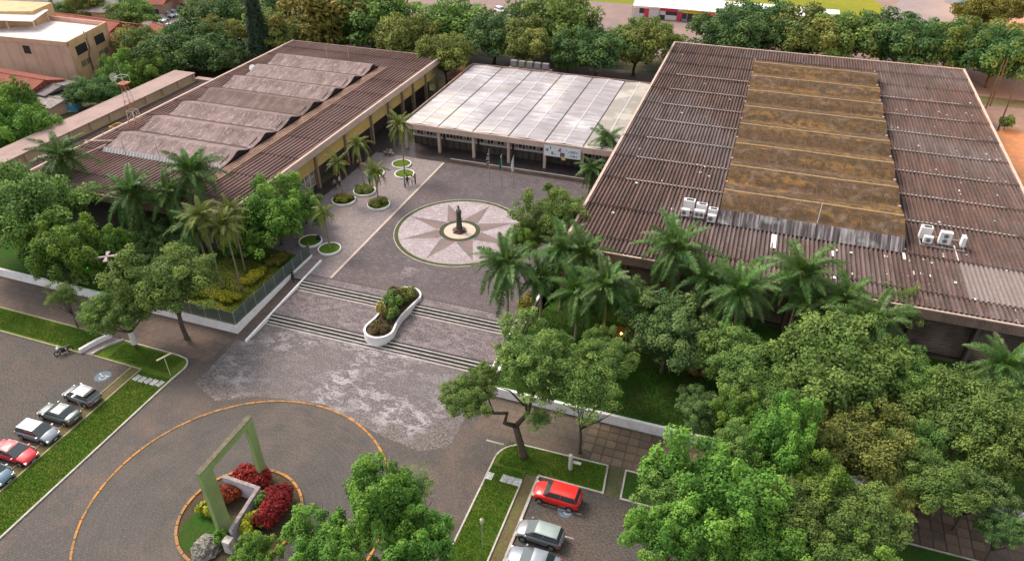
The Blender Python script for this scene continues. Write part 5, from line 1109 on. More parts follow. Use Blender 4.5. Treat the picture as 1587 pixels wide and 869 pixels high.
for s0, s1, z0, z1 in ((.14, .40, 6.1, 7.9), (.62, .86, 6.1, 7.9)):
    f = wpart(hs_, face_quad(A, B_, .08, s0, s1, z0, z1), 'window', black)
    b = face_quad(A, B_, .16, s0-.02, s1+.02, z0-.15, z0); o = b.obj('sill', plaster); o.parent = f
for s0, s1 in ((.16, .27), (.29, .4), (.62, .73), (.75, .86)): wpart(hs_, face_quad(A, B_, .09, s0, s1, 3.7, 4.8), 'window', M('dusty_brick_glass', (.2, .16, .12), .7))
wpart(hs_, face_quad(D_, A, .06, .6, .66, 6.4, 8.0), 'window', black)
for s in (.0, .46, .97): wpart(hs_, face_quad(A, B_, .14, s, s+.03, ZP, 9.3), 'pilaster', plaster)
b = MB(); b.tube([(-133.4, 114.6, 9.8), (-133.2, 114.6, 6.5), (-132.8, 113.6, 5.0), (-132.5, 113.4, 1.2)], .14, 6); wpart(hs_, b, 'downpipe', M('sooty_pipe', (.12, .09, .07), .9))
# roof terrace room of the house
b = MB(); b.prism([(-150, 118), (-152, 125), (-172, 122), (-168, 112)], ZP, 11.6); wpart(hs_, b, 'upper_room', plaster_o)
b = MB(); b.hexa([(-146.5, 114.5, 10.6), (-150, 122, 10.9), (-172, 118, 11.6), (-166, 108, 11.2)], [(-146.5, 114.5, 10.7), (-150, 122, 11.0), (-172, 118, 11.7), (-166, 108, 11.3)]); wpart(hs_, b, 'veranda_roof', M('translucent_veranda_sheet', (.6, .56, .48), .6))
for (x, y) in ((-147, 115), (-152.5, 113.3), (-158, 111), (-149.8, 121)): b = MB(); b.box(x-.12, y-.12, 8.6, x+.12, y+.12, 10.7); wpart(hs_, b, 'veranda_post', fascia)
def gable(name, label, x, y, w_, d_, h, rh_, rz, wm, rm, cat='house', door=True):
    t = thing(name, label, cat, (x, y, ZP), R_(rz)); b = MB(); b.box(-w_/2, -d_/2, -.2, w_/2, d_/2, h)
    b.obj('wall', wm, t); b = MB(); o = .5; i = len(b.v)
    b.v += [(-w_/2-o, -d_/2-o, h), (w_/2+o, -d_/2-o, h), (w_/2+o, 0, h+rh_), (-w_/2-o, 0, h+rh_), (w_/2+o, d_/2+o, h), (-w_/2-o, d_/2+o, h)]
    for f in ((0, 1, 2, 3), (3, 2, 4, 5), (1, 4, 2), (0, 3, 5), (0, 5, 4, 1)): b.face([i+k for k in f])
    b.obj('roof', rm, t); b = MB(); b.tube([(-w_/2-o, 0, h+rh_), (w_/2+o, 0, h+rh_)], .15, 6); b.obj('ridge', rm, t)
    n = max(2, int(w_/3.2))
    for k in range(n):
        xx = -w_/2+w_*(k+.5)/n; b = MB(); b.box(xx-.6, -d_/2-.05, 1.1, xx+.6, -d_/2+.02, 2.3); f = b.obj('window', glass_d, t); b = MB(); b.box(xx-.7, -d_/2-.1, 1.0, xx+.7, -d_/2-.05, 1.1); b.obj('sill', frame_w, f)
    return t
gable('grey_shed', 'long grey-roofed market hall with orange shutters at the top left corner', *U(70, 0, 5), 46, 16, 4, 1.2, 8, plaster_o, shed_grey, 'building')
gable('tiled_house', 'house with red tiled roof right behind the flat-roofed peach house', *U(135, 38, 5), 22, 12, 3.6, 2.2, -5, plaster, tile_red)
gable('tiled_house', 'small grey-gabled house with reddish roof at the top, left of the parked cars', *U(232, 2, 4), 12, 10, 3.6, 1.8, 15, plaster, tile_red)
gable('tiled_house', 'red tiled house seen through trees left of the hedge', *U(192, 62, 4), 10, 9, 3, 1.6, 20, plaster, tile_red)
gable('tiled_house', 'brown tiled small house right of the olive tree', *U(256, 52, 3.4), 9, 7, 2.8, 1.4, -20, plaster, tile_red)
gable('white_shed', 'white-roofed long building at the top edge', *U(370, -2, 5), 34, 12, 4, .8, -10, plaster, M('white_shed_roof', (.5, .52, .55), .5), 'building')
gable('tiled_house', 'low house with a wine-red tiled roof below the peach house wall', *U(15, 118, 5), 18, 8, 3.2, 1.3, -3, plaster, tile_red)
gable('grey_shed', 'grey lean-to shed beside the wine-red roof, with open front posts', *U(66, 130, 4), 10, 7, 2.8, .7, -5, dark_wall, shed_grey, 'shed')
gable('grey_shed', 'low weathered shed roof with pale flecks below the lean-to', *U(60, 150, 3), 13, 6, 2.0, .5, -3, plaster, M('flecked_shed_roof', (.2, .17, .16), .9, [(3, .55, .62, (.5, .45, .42), .8)]), 'shed')
b = MB(); b.hexa([(-2.6, -1.5, 0), (2.6, -1.5, 0), (2.6, 1.5, 0), (-2.6, 1.5, 0)], [(-2.4, -1.2, 1.6), (2.0, -1.3, 2.1), (2.2, 1.2, 2.0), (-2.3, 1.2, 1.4)]); o = b.obj('tarpaulin_heap', M('white_blue_tarp', (.5, .55, .58), .7, [(.6, .5, .55, (.05, .3, .5), .9)], coord='obj')); o.location = (*U(100, 165, 1.5), ZP); o.rotation_euler[2] = .4; tag(o, 'white and blue tarpaulin-covered heap beside the weathered shed', 'tarpaulin')
# far parked cars (seen as small pale blobs)
def far_car(px, py, rz, paint, label):
    car('hatch', paint, *U(px, py, ZP), R_(rz), label, mirror=False, group='cars in the far car park')
    bpy.context.view_layer.update()
FC = [(250, 33, 'farthest left'), (261, 27, 'behind the farthest-left one'), (272, 25, 'in the back row'), (281, 24, 'at the right end of the back row'), (256, 41, 'next to the blue barrel'), (292, 17, 'at the top of the right-hand column'), (298, 24, 'second in the right-hand column'), (301, 32, 'third in the right-hand column'), (305, 20, 'beside the right-hand column'), (318, 16, 'alone right of the column')]
obs0 = None
for i, (px, py, w_) in enumerate(FC):
    before = set(bpy.data.objects) if False else None
    car('hatch', wpnt if i % 3 else silver, *U(px, py, ZP), R_(rng.uniform(-20, 20)), 'small %s car in the far car park, %s' % ('white' if i % 3 else 'silver', w_), mirror=False, group='cars in the far car park')
for px, py, l in ((370, 70, 'white car half under trees behind the left hall, left one'), (381, 75, 'white car half under trees behind the left hall, right one'), (776, 20, 'white car beyond the tree row at the top centre')):
    car('hatch', wpnt, *U(px, py, ZP), R_(-30), l, mirror=False, group='cars in the far car park')
for o in bpy.data.objects:
    if o.get('category') == 'car' and o.location.y > 80: o.location.z = ZP
# umbrella person, blue barrel, poles
t = thing('red_umbrella', 'red and white parasol on the far street at the top left', 'umbrella', (*U(176, 14, 2.5), ZP)); b = MB(); b.lathe([(1.5, 2.2), (1.0, 2.6), (.05, 2.9)], n=8); b.obj('canopy', M('umbrella_red', (.6, .06, .06), .7), t); b = MB(); b.tube([(0, 0, 0), (0, 0, 2.8)], .04, 6); b.obj('pole', metal_g, t)
b = MB(); b.lathe([(.5, 0), (.55, .5), (.5, 1.2), (.45, 1.25)], n=12); o = b.obj('blue_barrel', M('blue_plastic', (.03, .12, .4), .5)); o.location = (*U(247, 46, ZP), ZP); o.scale = (1.5, 1.5, 1.3); tag(o, 'blue barrel next to the far parked cars', 'barrel')
def upole(px, py, h, label, arm=True):
    t = thing('utility_pole', label, 'utility pole', (*U(px, py, ZP), ZP)); b = MB(); b.tube([(0, 0, 0), (0, 0, h)], [.16, .1], 8); b.obj('pole', concrete if arm else bark, t)
    if arm: b = MB(); b.box(-1, -.06, h-.9, 1, .06, h-.78); b.obj('crossarm', bark, t)
upole(165, 36, 9, 'concrete utility pole on the far street left of the olive tree'); upole(300, 45, 10, 'utility pole in the middle of the far car park'); upole(70, 28, 8, 'utility pole in front of the orange-shuttered market hall')
upole(1528, 168, 9, 'leaning dark pole right of the big hall, left one', False); upole(1546, 203, 9, 'leaning dark pole right of the big hall, right one', False); upole(1534, 165, 9, 'thin pole close beside the left dark pole', False)
# sports side: tent with booths, white goal posts, mesh fence
tn = thing('event_tent', 'long white event tent with coloured booth panels beyond the trees', 'tent', (-15, 198, ZP))
b = MB(); n = 9
for k in range(6):
    x0 = -35+k*7.0; b = MB(); b.hexa([(x0, 194.2, 3.9), (x0+6.9, 194.4, 3.9), (x0+6.9, 202, 4.1), (x0, 202, 4.1)], [(x0, 194.2, 4.0), (x0+6.9, 194.4, 4.0), (x0+6.9, 198, 5.4), (x0, 198, 5.4)]); 
    b.hexa([(x0, 198, 5.3), (x0+6.9, 198, 5.3), (x0+6.9, 206, 4.0), (x0, 206, 4.0)], [(x0, 198, 5.4), (x0+6.9, 198, 5.4), (x0+6.9, 206, 4.1), (x0, 206, 4.1)]); wpart(tn, b, 'roof_panel', white_pl)
    b = MB(); b.tube([(x0, 194.3, ZP), (x0, 194.3, 3.9)], .08, 6); wpart(tn, b, 'pole', metal_g)
BC = {'w': (.6, .57, .58), 'k': (.05, .045, .05), 'r': (.6, .05, .09), 'y': (.6, .5, .02), 'o': (.7, .2, .06), 'b': (.15, .28, .45)}
for (x0, x1, z0, z1, c) in ((-34.8, -33.3, 1, 3.4, 'w'), (-33.3, -32, 2.1, 3.4, 'k'), (-33.3, -32, 1, 2.1, 'w'), (-32, -30.8, 1, 3.4, 'r'), (-30.8, -28.2, 1, 3.4, 'w'), (-28, -23.5, 3.1, 3.8, 'r'), (-28, -26.5, 2.1, 3.1, 'w'), (-26.5, -23.6, 2.2, 3.1, 'k'), (-28, -26.6, 1, 2.1, 'k'), (-26.6, -23.6, 1, 2.2, 'w'), (-23.5, -22.3, 1, 3, 'r'), (-22.3, -18.2, 3.0, 3.8, 'y'), (-22.3, -18.2, 1.6, 3.0, 'k'), (-22.6, -21, 1, 1.6, 'b'), (-18.2, -16.6, 1, 3.6, 'o'), (-16.6, -14.2, 2.9, 3.7, 'o'), (-16.6, -13, 1.2, 2.9, 'k'), (-14.2, -12, 2.9, 3.7, 'w')):
    b = MB(); b.box(x0, 194.7, z0, x1-.06, 194.9, z1-.05); wpart(tn, b, 'booth_panel', mat('booth_'+c, BC[c], .7))
t = thing('white_canopy', 'flat pale canopy to the right of the event tent', 'tent', (9, 203, ZP)); b = MB(); b.box(-3.5, -2, 3.0, 6, 2.5, 3.2); b.obj('canopy', white_pl, t)
b = MB()
for x in (-3.3, 5.8):
    for y in (-1.8, 2.3): b.tube([(x, y, 0), (x, y, 3)], .06, 6)
b.obj('pole', metal_g, t)
t = thing('court_fence', 'pale green mesh court fence with white posts at the top, left of centre', 'fence', (*U(500, 12, ZP), ZP), R_(20))
b = MB(); b.box(-14, -.02, .3, 14, .02, 3.6); b.obj('mesh_panel', M('green_mesh', (.2, .35, .28), .8, alpha=.55), t)
for k in range(8): b = MB(); b.tube([(-14+4*k, 0, 0), (-14+4*k, 0, 5.0)], .1, 6); b.obj('post', kerb_white, t)
b = MB(); pts = [U(1485, -5, ZP), U(1487, 8, ZP), U(1500, 14, ZP), U(1503, 28, ZP)]; sweep(b, pts, .3, ZP, ZP+2.0); tag(b.obj('blue_hoarding', M('teal_hoarding', (.08, .22, .32), .7, [(.6, .5, .6, (.2, .25, .2), .7)])), 'kinked teal hoarding at the top right beside the grey track', 'fence')
# brown lattice steps behind white hall
t = thing('low_rear_building', 'low orange-brown slatted roof between the left hall and the white-roofed hall', 'building', (-55, 134, ZP)); b = MB(); b.box(-4, -4, -.2, 4, 4, 2.2); b.obj('wall', brick_wall, t)
for k in range(8): b = MB(); b.hexa([(-4.3, -4.2+k*1.05, 2.2), (4.3, -4.2+k*1.05, 2.2), (4.3, -3.3+k*1.05, 2.4), (-4.3, -3.3+k*1.05, 2.4)], [(-4.3, -4.2+k*1.05, 2.35), (4.3, -4.2+k*1.05, 2.35), (4.3, -3.3+k*1.05, 2.55), (-4.3, -3.3+k*1.05, 2.55)]); b.obj('roof_slat', M('orange_brown_slat', (.4, .19, .1), .85, [(1, .45, .65, (.3, .15, .09), .7)]), t)
b = MB(); b.box(-52, 135.5, ZP, -19, 135.75, ZP+1.2); tag(b.obj('brick_boundary_wall', brick_wall), 'low brick wall behind the white-roofed hall', 'wall')
# ------------------------------------------------------------------ trees
g1 = 'trees on the left lawns'; g2 = 'trees in the right foreground'; g3 = 'street trees behind the halls'; g4 = 'trees of the town side'
tree(35, 328, 92, 7.8, 'broadA', 'big rounded green tree at the left edge in front of the left hall', 0, g1)
tree(98, 385, 60, 6.3, 'brightB', 'green tree right of the big left-edge one, its right side lit bright green', 0, g1)
tree(168, 385, 38, 4.5, 'brightA', 'bright green small tree around the cross-headed lamp', ZP, g1)
tree(262, 440, 72, 7.5, 'broadC', 'full green tree above the end of the left lawn', 0, g1)
t = tree(190, 482, 50, 5.0, 'broadA', 'smaller green tree with whitewashed lower trunk on the left lawn', 0, g1)
b = MB(); b.tube([(0, 0, .55), (0, 0, 2.2)], [.36, .3], 10); b.obj('limewash', bark_w, t)
tree(100, 458, 30, 4.6, 'sparse', 'thin sparse tree on the grass strip beside the parking area', 0, g1)
tree(144, 478, 24, 3.6, 'sparse', 'small wispy tree between the sparse one and the olive-green one', 0, g1)
tree(428, 335, 58, 5.2, 'brightA', 'dense bright green tree with rounded leaf clumps at the plaza edge', ZP, g1)
tree(375, 370, 38, 3.6, 'brightB', 'lower bright green tree left of the dense one at the plaza edge', ZP, g1)
tree(470, 318, 32, 3.8, 'deepA', 'dark green small tree between the dense bright tree and the walkway', ZP, g1)
tree(270, 352, 42, 3.6, 'deepA', 'dark green garden tree under the palms of the left garden', ZP, g1)
tree(592, 785, 66, 8.0, 'brightA', 'bright green tree top rising at the bottom centre beside the roundabout', 0, g2, sz=1.3)
tree(505, 855, 62, 6.5, 'brightB', 'bright green tree at the bottom edge just right of the roundabout island', 0, g2)
tree(645, 850, 66, 6.5, 'brightA', 'leafy green tree at the bottom edge right of the tallest centre one', 0, g2)
tree(395, 872, 46, 3.0, 'brightB', 'low bright green foliage at the bottom edge below the green frame', 0, g2)
tree(640, 755, 38, 7, 'sparse', 'thin-leaved yellowish branchy tree top right of the tallest centre one', 0, g2)
tree(905, 610, 66, 7.5, 'sparse', 'sparse see-through tree over the white right wall', 0, g2)
tree(935, 560, 45, 6.5, 'broadA', 'light green tree right of the round one by the steps', ZP, g2)
tree(1035, 515, 72, 6.2, 'deepA', 'blue-green rounded tree in front of the dark louvred facade', ZP, g2)
tree(1150, 560, 66, 6.4, 'broadA', 'mid-green tree left of the largest right-hand tree', ZP, g2)
tree(1290, 575, 112, 7.4, 'broadB', 'largest broad-crowned tree in front of the big hall', ZP, g2)
tree(1385, 575, 60, 6.8, 'broadA', 'green tree joined to the right side of the largest crown', ZP, g2)
tree(1082, 635, 40, 4.5, 'deepA', 'darker low tree at the end of the right white wall', ZP, g2)
tree(1500, 645, 88, 7.0, 'broadA', 'spreading light green tree near the right edge', ZP, g2)
tree(1575, 690, 70, 6.6, 'broadB', 'green tree cut off by the right photo edge', ZP, g2)
tree(1330, 690, 85, 6.2, 'oliveA', 'olive-green tree below the largest crown', 0, g2)
tree(1215, 690, 60, 7.5, 'brightA', 'pointed bright green tree rising left of the olive one', 0, g2, sz=1.35)
tree(1150, 700, 52, 6.2, 'broadB', 'green tree below the end of the white wall', 0, g2)
tree(1440, 745, 66, 6.0, 'broadA', 'green tree above the brown sidewalk at the lower right', 0, g2)
tree(1510, 760, 50, 5.0, 'deepA', 'dark green tree over the lower-right sidewalk', 0, g2)
tree(1110, 775, 92, 7.6, 'brightB', 'big bright green tree in the lower right foreground', 0, g2)
tree(1040, 835, 64, 6.5, 'brightA', 'bright green tree at the bottom edge right of the parking bays', 0, g2)
tree(1215, 800, 80, 7.0, 'broadB', 'rounded green tree behind the big bright foreground one', 0, g2)
tree(1180, 860, 72, 6.5, 'brightB', 'bright green tree at the bottom edge below the big bright one', 0, g2)
tree(1320, 810, 76, 6.5, 'broadA', 'mid-green tree of the lower right group', 0, g2)
tree(1340, 872, 58, 5.5, 'brightA', 'bright green tree cut off at the bottom edge of the lower right group', 0, g2)
tree(1385, 755, 44, 5.6, 'oliveA', 'small olive tree between the mid-green ones at the lower right', 0, g2)
tree(1555, 820, 36, 4.5, 'deepA', 'small dark tree with a bare black trunk at the lower right edge', 0, g2)
tree(1265, 760, 52, 6.6, 'brightA', 'bright narrow tree inside the lower right group', 0, g2, sz=1.2)
tree(858, 338, 54, 6.6, 'broadC', 'bright leafy tree between the compass rose and the big hall', ZP, g2)
tree(850, 292, 9, 3.6, 'brightA', 'tiny bright green tree top in front of the parapet', ZP, g2)
tree(1400, 475, 42, 6.4, 'sparse', 'thin grey-green tree against the front eave of the big hall', ZP, g2)
for (px, py, r, z, k, l, gz) in ((1440, 610, 46, 6.6, 'broadC', 'green tree filling the gap left of the spreading right-edge tree', ZP), (1200, 620, 62, 6.2, 'broadC', 'green tree just left below the largest crown', ZP),
        (1410, 690, 52, 6.0, 'broadC', 'green tree below the gap beside the largest crown', ZP), (1270, 665, 41, 6.4, 'oliveA', 'olive tree under the left side of the largest crown', ZP), (1060, 770, 60, 6.8, 'broadC', 'green tree at the left side of the lower right foreground', 0),
        (1150, 640, 40, 5.6, 'brightA', 'bright small tree above the end of the white wall', ZP), (1535, 720, 48, 5.4, 'broadC', 'green tree at the right edge above the brown sidewalk', ZP), (1290, 870, 60, 6.0, 'broadC', 'green tree at the bottom edge in the lower right group', 0)):
    tree(px, py, r, z, k, l, gz, g2)
for (px, py, r, z, k, l) in ((60, 300, 40, 5.5, 'broadC', 'green tree under the leftmost palm'), (230, 375, 40, 3.6, 'deepA', 'dark green low tree beside the pale palm trunk')):
    tree(px, py, r, z, k, l, ZP, g1)
for (px, py, r, z, k, l) in ((822, 368, 30, 5.0, 'brightB', 'small bright tree at the plaza edge behind the large drooping palm'), (885, 400, 40, 5.6, 'deepA', 'dark green tree between the palms left of the hall corner'), (905, 470, 34, 4.4, 'deepA', 'dark green tree under the fan-fronded palm'), (985, 462, 32, 5.0, 'deepA', 'dark tree tucked against the hall front near its left corner'), (140, 405, 34, 3.8, 'brightB', 'bright green low tree behind the left white wall'), (930, 535, 34, 4.8, 'broadC', 'light green tree behind the sparse one over the right wall'), (1110, 500, 30, 4.6, 'deepA', 'dark low tree between two palms before the louvred facade')):
    tree(px, py, r, z, k, l, ZP, g2)
def P3(px, py, z): return Vector((*U(px, py, z), z))
bx, by = U(812, 708, 0); t = thing('tree', 'big fork-trunked tree with a leaning left bough at the foot of the steps', 'tree', (bx, by, 0), 0, g2); o0 = Vector((bx, by, 0))
b = MB(); F = P3(799, 660, 3.0)-o0; b.tube([(0, 0, -.1), (-.05, 0, .4), F*.6, F], [.5, .36, .32, .3], 10)
for path, rr in (([F, P3(782, 655, 3.7)-o0, P3(786, 640, 4.6)-o0, P3(765, 640, 5.2)-o0, P3(735, 632, 5.8)-o0, P3(712, 615, 6.6)-o0], .24), ([F, P3(818, 640, 4.2)-o0, P3(826, 610, 6)-o0, P3(835, 575, 8)-o0], .26), ([P3(818, 640, 4.2)-o0, P3(810, 610, 5.6)-o0, P3(790, 575, 7.2)-o0], .16), ([P3(826, 610, 6)-o0, P3(850, 590, 7)-o0, P3(870, 560, 8)-o0], .13), ([P3(765, 640, 5.2)-o0, P3(755, 612, 6.4)-o0, P3(745, 598, 7)-o0], .1), ([P3(812, 628, 4.9)-o0, P3(790, 605, 6.2)-o0, P3(768, 598, 7)-o0], .11)):
    b.tube(path, [rr*(1-.75*i/(len(path)-1)) for i in range(len(path))], 8)
b.obj('trunk', bark, t, True)
for (px, py, z, rp_, k) in ((828, 555, 8.4, 70, 'broadC'), (724, 618, 6.4, 42, 'broadA'), (852, 595, 7, 42, 'broadB'), (748, 588, 7.2, 30, 'broadA'), (835, 650, 4.6, 26, 'sparse')):
    v = P3(px, py, z); s = rp_*depth(v.x, v.y, v.z)/FPX/5; o = link('crown', KIND[k][0], t, tuple(v-o0), px*1.0); o.scale = (s, s, s*.95)
# back rows
BK = [(500, 38, 78, 'farD', 'yellow-olive spreading tree behind the left hall'), (575, 35, 70, 'farA', 'green spreading tree right of the yellow-olive one'), (630, 62, 52, 'farB', 'olive tree behind the right rear corner of the left hall'),
      (700, 45, 62, 'farA', 'large green tree left of the white-roofed hall'), (690, 88, 42, 'farB', 'lower olive tree at the rear left corner of the white-roofed hall'), (765, 58, 52, 'farC', 'dark green tree behind the left end of the condenser row'), (860, 45, 76, 'farA', 'widest green tree right behind the white-roofed hall'),
      (815, 70, 44, 'farB', 'olive-green tree behind the condensers'), (925, 80, 48, 'farC', 'dark green tree between the white roof and the big hall'), (985, 75, 50, 'farB', 'olive-tinted tree at the rear left corner of the big hall'), (1005, 58, 40, 'farA', 'green tree just behind the rear left corner of the big hall'),
      (1140, 58, 52, 'farC', 'dark green tree in front of the event tent'), (1180, 45, 60, 'farC', 'deep green tree covering the right end of the tent'), (1245, 60, 58, 'farB', 'olive green tree behind the middle of the big hall'), (1310, 62, 58, 'farA', 'green tree in front of the curved track lawn'), (1375, 65, 56, 'farC', 'blue-green tree behind the big hall, right of the lawn curve'),
      (1435, 72, 54, 'farC', 'deep green tree near the rear right corner of the big hall'), (1490, 75, 58, 'farA', 'tree with a lighter green patch behind the rear right corner'), (1545, 92, 56, 'farC', 'dark tree overhanging the orange-lit yard'), (1590, 70, 44, 'farB', 'olive tree at the top right photo edge'),
      (335, 35, 52, 'farC', 'grey-green tree above the white-car gap'), (415, 45, 40, 'farA', 'green tree around the dark conifer'), (440, 20, 50, 'farC', 'tree in front of the green court fence'), (345, 55, 36, 'farB', 'small olive tree left of the conifer'), (450, 55, 44, 'farB', 'olive tree right of the conifer'), (880, 95, 24, 'farA', 'small round tree at the rear edge of the white roof')]
for (px, py, r, k, l) in BK: tree(px, py, r, 6.6 if r > 30 else 4, k, l, ZP, g3)
tree(397, 40, 26, 10, 'conifer', 'tall dark conifer behind the left hall', ZP, g3, sz=1.0)
TB = [(215, 72, 40, 'farB', 4.5, 'olive domed tree right of the peach house'), (262, 85, 50, 'farC', 5, 'deep green tree of the hedge behind the left annex'), (320, 82, 50, 'farC', 5, 'deep green tree at the right end of the hedge behind the annex'), (185, 125, 36, 'brightA', 3.6, 'bright green shrubby tree left of the antenna tower'), (235, 112, 38, 'brightB', 3.6, 'bright green shrubby tree behind the annex ledge'),
      (150, 145, 34, 'deepA', 3.4, 'dark shrubby tree below the peach house corner'), (120, 150, 22, 'deepA', 3, 'small dark shrub by the tarpaulin heap'), (90, 22, 26, 'deepA', 4, 'dark tree beside the market hall'), (130, 10, 30, 'farB', 5, 'olive street tree at the top left'), (205, 22, 32, 'farA', 5, 'green street tree left of the far car park'),
      (290, 50, 16, 'deepA', 4, 'small dark tree in the far car park'), (155, 5, 18, 'farC', 5, 'dark street tree by the red parasol'), (330, 8, 32, 'farB', 5, 'olive tree at the top edge above the far car park'), (400, 5, 40, 'farA', 5, 'green tree at the top edge left of the court fence'), (278, 60, 30, 'farA', 4, 'green tree in front of the far car park'), (355, 88, 30, 'farC', 4.5, 'dark tree by the left hall eave'),
      (18, 175, 48, 'brightA', 5, 'yellow-green tree at the left edge beside the annex'), (40, 205, 46, 'brightB', 5, 'yellow-green tree in front of the weathered shed'), (-10, 215, 44, 'brightA', 4.5, 'yellow-green tree cut by the left edge above the annex')]
for (px, py, r, k, z, l) in TB: tree(px, py, r, z, k, l, ZP, g4)
tree(1520, 20, 36, 4, 'farD', 'yellowish tree beside the teal hoarding', ZP, g3); tree(1565, 15, 30, 5, 'farD', 'orange-lit tree in the top right corner', ZP, g3)
tree(1560, 190, 14, 2.2, 'deepA', 'small dark shrub on the yard lawn right of the big hall', ZP, g3)
# palms
gp = 'palms along the right hall'; gl = 'palms in the left garden'; gq = 'slender palms on the plaza'
palm(785, 410, 9.0, 1.12, 22, 'large palm with long drooping fronds right below the compass rose', group=gp)
palm(872, 385, 9.2, .95, 20, 'palm behind the large one, against the bright leafy tree', group=gp)
palm(940, 440, 8.8, .95, 20, 'palm with light fan-like fronds left of the hall front corner', group=gp)
palm(1048, 385, 10.2, 1.12, 22, 'palm whose crown reaches over the roof below the white condensers', group=gp)
palm(1148, 450, 9.6, 1.08, 22, 'palm with a lime centre in front of the hall, left of the bright-spear one', group=gp)
palm(1245, 425, 10.0, 1.1, 22, 'palm with a bright upright spear overlapping the roof edge', group=gp)
palm(1352, 500, 8.8, 1.1, 22, 'palm right of the spear palm, just above the largest tree', group=gp)
palm(1260, 470, 7.6, .8, 16, 'smaller palm under the spear palm', group=gp)
palm(990, 470, 7.2, .8, 16, 'dark smaller palm between the fan-like one and the blue-green tree', group=gp)
palm(1560, 565, 7.0, 1.0, 22, 'bushy bright palm by the dark louvres at the right edge', group=gp)
palm(1590, 610, 6.5, .9, 18, 'low palm cut off by the right photo edge', group=gp)
palm(905, 392, 9.4, .95, 18, 'palm standing before the eave corner of the big hall', group=gp)
palm(895, 450, 7.6, .9, 18, 'shorter palm left of the fan-fronded one', group=gp)
palm(1098, 430, 8.6, .9, 18, 'darker palm between the roof-overlapping palm and the lime-centred one', group=gp)
palm(1312, 462, 9.2, 1.0, 18, 'palm right of the spear palm along the roof edge', group=gp)
palm(838, 430, 7.0, .75, 16, 'thin-trunked palm above the white-rimmed planter on the right', group=gp)
palm(942, 215, 6.5, .78, 16, 'small dark palm against the white roof at the hall corner', group=gp)
palm(918, 262, 5.5, .7, 18, 'low full palm just below the banner', group=gp)
palm(96, 243, 10.2, 1.15, 22, 'leftmost tall palm in front of the annex', group=gl)
palm(205, 300, 9.4, 1.15, 22, 'bright palm with a pale leaning trunk in the left garden', group=gl)
palm(298, 266, 11.0, 1.15, 22, 'highest palm of the left garden, over the hall roof edge', group=gl)
palm(262, 300, 9.0, .9, 18, 'palm left of the highest one in the left garden', group=gl)
palm(352, 335, 10.2, .95, 20, 'tall thin-trunked palm nearest the fence corner', base=(-55.2, 57.5), style='Q', group=gl)
palm(330, 310, 11.4, .95, 18, 'tall palm just left of the fence-corner one', base=(-57.6, 57.0), style='Q', group=gl)
palm(370, 300, 9.6, .9, 18, 'palm behind the fence-corner one, against the hall facade', base=(-57.4, 61.3), style='Q', group=gl)
palm(300, 330, 8.6, .9, 18, 'shorter palm in the middle of the left garden', base=(-60.5, 58.5), group=gl)
palm(0, 0, 9.3, .95, 16, 'tallest plaza palm, in the grass circle in front of the white-roofed hall', style='Q', base=(-50.4, 92.5), group=gq)
palm(0, 0, 6.0, .78, 16, 'plaza palm with a bright yellow-green top in the middle hedge planter', style='Q', base=U(586, 314, ZP), group=gq)
palm(0, 0, 8.6, .8, 14, 'yellowish plaza palm rising from the hedge planter at the walkway', style='Q', base=U(565, 296, ZP), group=gq)
palm(0, 0, 7.0, .72, 14, 'yellowish slender plaza palm by the litter bin planter', style='Q', base=U(532, 310, ZP), group=gq)
palm(0, 0, 6.6, .68, 10, 'lone slender plaza palm in the half-round front planter', style='Q', base=U(511, 386, ZP), group=gq)
# garden shrubs and ground cover
for i, (px, py, rx, ry, h, mm, lb) in enumerate(((300, 455, 2.4, 1.0, .9, leaf_lime, 'yellow-green low hedge inside the left fence corner'), (355, 465, 2.2, 1.0, .8, leaf_lime, 'yellow-green hedge patch at the fence corner'), (395, 430, 1.4, 2.4, .8, leaf_lime, 'yellow-green hedge running up along the side fence'), (430, 405, 1.2, 2.0, .7, leaf_autumn, 'olive hedge at the upper end of the side fence'),
        (815, 475, .9, 2.6, .8, leaf_autumn, 'olive hedge strip beside the right ramp'), (845, 455, 1.6, 1.6, 1.4, leaf_deep, 'dark shrub below the thin-trunked palm on the right'), (905, 470, 1.5, 1.2, 1.2, M('leaves_painted_orange_glow', (.11, .075, .025), .8, tint=(.2, .11, .03), coord='obj'), 'shrub with orange lamp glow painted into its leaves, in front of the hall corner'), (960, 520, 1.5, 1.0, .8, MATS['leaves_painted_orange_glow'], 'low shrub with orange lamp glow painted into its leaves, before the louvred facade'),  # orange lamp glow is painted into these leaf colours
        (1085, 580, 1.4, .9, .8, MATS['leaves_painted_orange_glow'], 'shrub with orange lamp glow painted into its leaves, between the right-hand trees'), (205, 420, 1.8, 1.2, 1.0, leaf_bright, 'bright green shrub right of the cross-headed lamp'))):
    x, y = U(px, py, ZP); bush('garden_shrub', lb, x, y, ZP, rx, ry, h, mm, 200+i, 3000, .15, 18, group='low shrubs in the walled gardens')
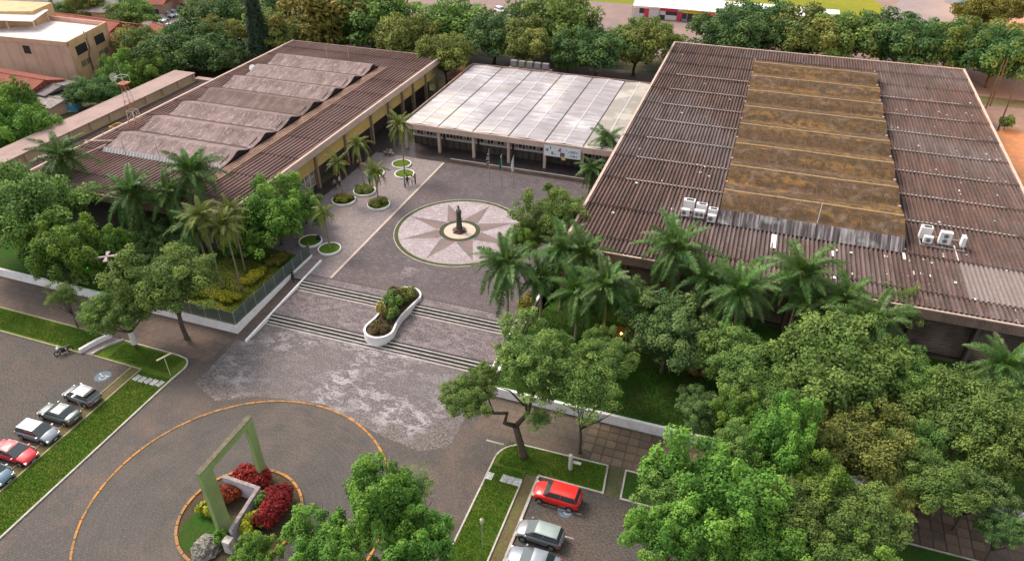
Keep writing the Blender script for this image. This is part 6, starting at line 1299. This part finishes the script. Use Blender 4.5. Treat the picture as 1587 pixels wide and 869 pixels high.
# grass tufts (uncountable)
def tufts(name, regions, n, h, m, z, seed):
    r = np.random.default_rng(seed); V = []
    ar = np.array([(x1-x0)*(y1-y0) for x0, y0, x1, y1 in regions]); cn = (n*ar/ar.sum()).astype(int); Q = []
    for (x0, y0, x1, y1), k in zip(regions, cn): Q.append(np.stack([r.uniform(x0, x1, k), r.uniform(y0, y1, k), np.full(k, z)], 1))
    Q = np.concatenate(Q); k = len(Q); a = r.uniform(0, 6.28, k); d = np.stack([np.cos(a), np.sin(a), 0*a], 1)*(h*.22); up = np.stack([r.normal(size=k)*.35*h, r.normal(size=k)*.35*h, h*(.5+r.random(k)*.8)], 1)
    V = np.stack([Q-d, Q+d, Q+up], 1).reshape(-1, 3); me = bpy.data.meshes.new(name); me.vertices.add(3*k); me.vertices.foreach_set('co', V.astype(np.float32).ravel()); me.loops.add(3*k); me.loops.foreach_set('vertex_index', np.arange(3*k, dtype=np.int32)); me.polygons.add(k); me.polygons.foreach_set('loop_start', np.arange(0, 3*k, 3, dtype=np.int32))
    me.materials.append(m); me.update(calc_edges=True); o = link(name, me); o['kind'] = 'stuff'; o['label'] = 'short grass blades of the kerbed lawns and garden ground'; o['category'] = 'grass'
    return o
tufts('grass_blades', [(-57, 20, -53.2, 42.3), (-17, 30, -13.9, 42.6), (-16.5, 42.8, -6.8, 45.7), (-90, 42.9, -65.6, 45.8), (-62, 43, -54, 45.5)], 60000, .13, M('grass_blade', (.08, .16, .018), .9, [(.6, .4, .65, (.13, .19, .03), .7)], transl=.15), .06, 3)
tufts('grass_blades', [(-20, 52, 10, 66), (-66, 52, -51.8, 66)], 40000, .2, M('garden_grass_blade', (.05, .11, .015), .9, [(.5, .4, .65, (.08, .1, .02), .7)], transl=.15), ZP-.01, 4)
# ------------------------------------------------------------------ lit lamps seen in the photo
def lamp(x, y, z, e, c, rad=.25, name='lamp_light'):
    l = bpy.data.lights.new(name, 'POINT'); l.energy = e; l.color = c; l.shadow_soft_size = rad; o = bpy.data.objects.new(name, l); COL.objects.link(o); o.location = (x, y, z)
def lit(name, label, x, y, z0, h, c, e, rad=.14):
    t = thing(name, label, 'lamp', (x, y, z0)); b = MB(); b.tube([(0, 0, 0), (0, 0, h)], .05, 6); b.obj('pole', metal_g, t); b = MB(); b.lathe([(.02, h), (rad, h+.08), (rad, h+.2), (.02, h+.28)], n=10); b.obj('lamp_head', M('lit_'+name, c, .5, emit=(c, 4)), t)
    lamp(x, y, z0+h+.45, e, c)
gx, gy = U(868, 548, 4.5); lit('green_floodlight', 'green garden floodlight in the tree beside the right wall', gx-.2, gy-2.3, ZP, 2.6, (.15, 1, .1), 110)
gx, gy = U(150, 398, 4.0); lit('green_floodlight', 'green garden floodlight left of the cross-headed lamp', gx, gy-1.6, ZP, 2.4, (.15, 1, .1), 110)
lit('sodium_lamp', 'sodium street lamp over the orange-lit yard right of the big hall', 55, 138, ZP, 9, (1, .42, .08), 22000, .3)
lit('sodium_lamp', 'sodium street lamp glowing in the top right corner', *U(1550, 20, ZP), ZP, 7, (1, .42, .08), 14000, .3)
gx, gy = U(905, 470, ZP); lit('garden_lamp', 'small orange garden lamp at the front corner of the big hall', gx, gy-1.8, ZP, 2.0, (1, .45, .12), 60)
gx, gy = U(965, 525, ZP); lit('garden_lamp', 'small orange garden lamp between the palms and the blue-green tree', gx, gy-1.3, ZP, 1.6, (1, .45, .12), 60)
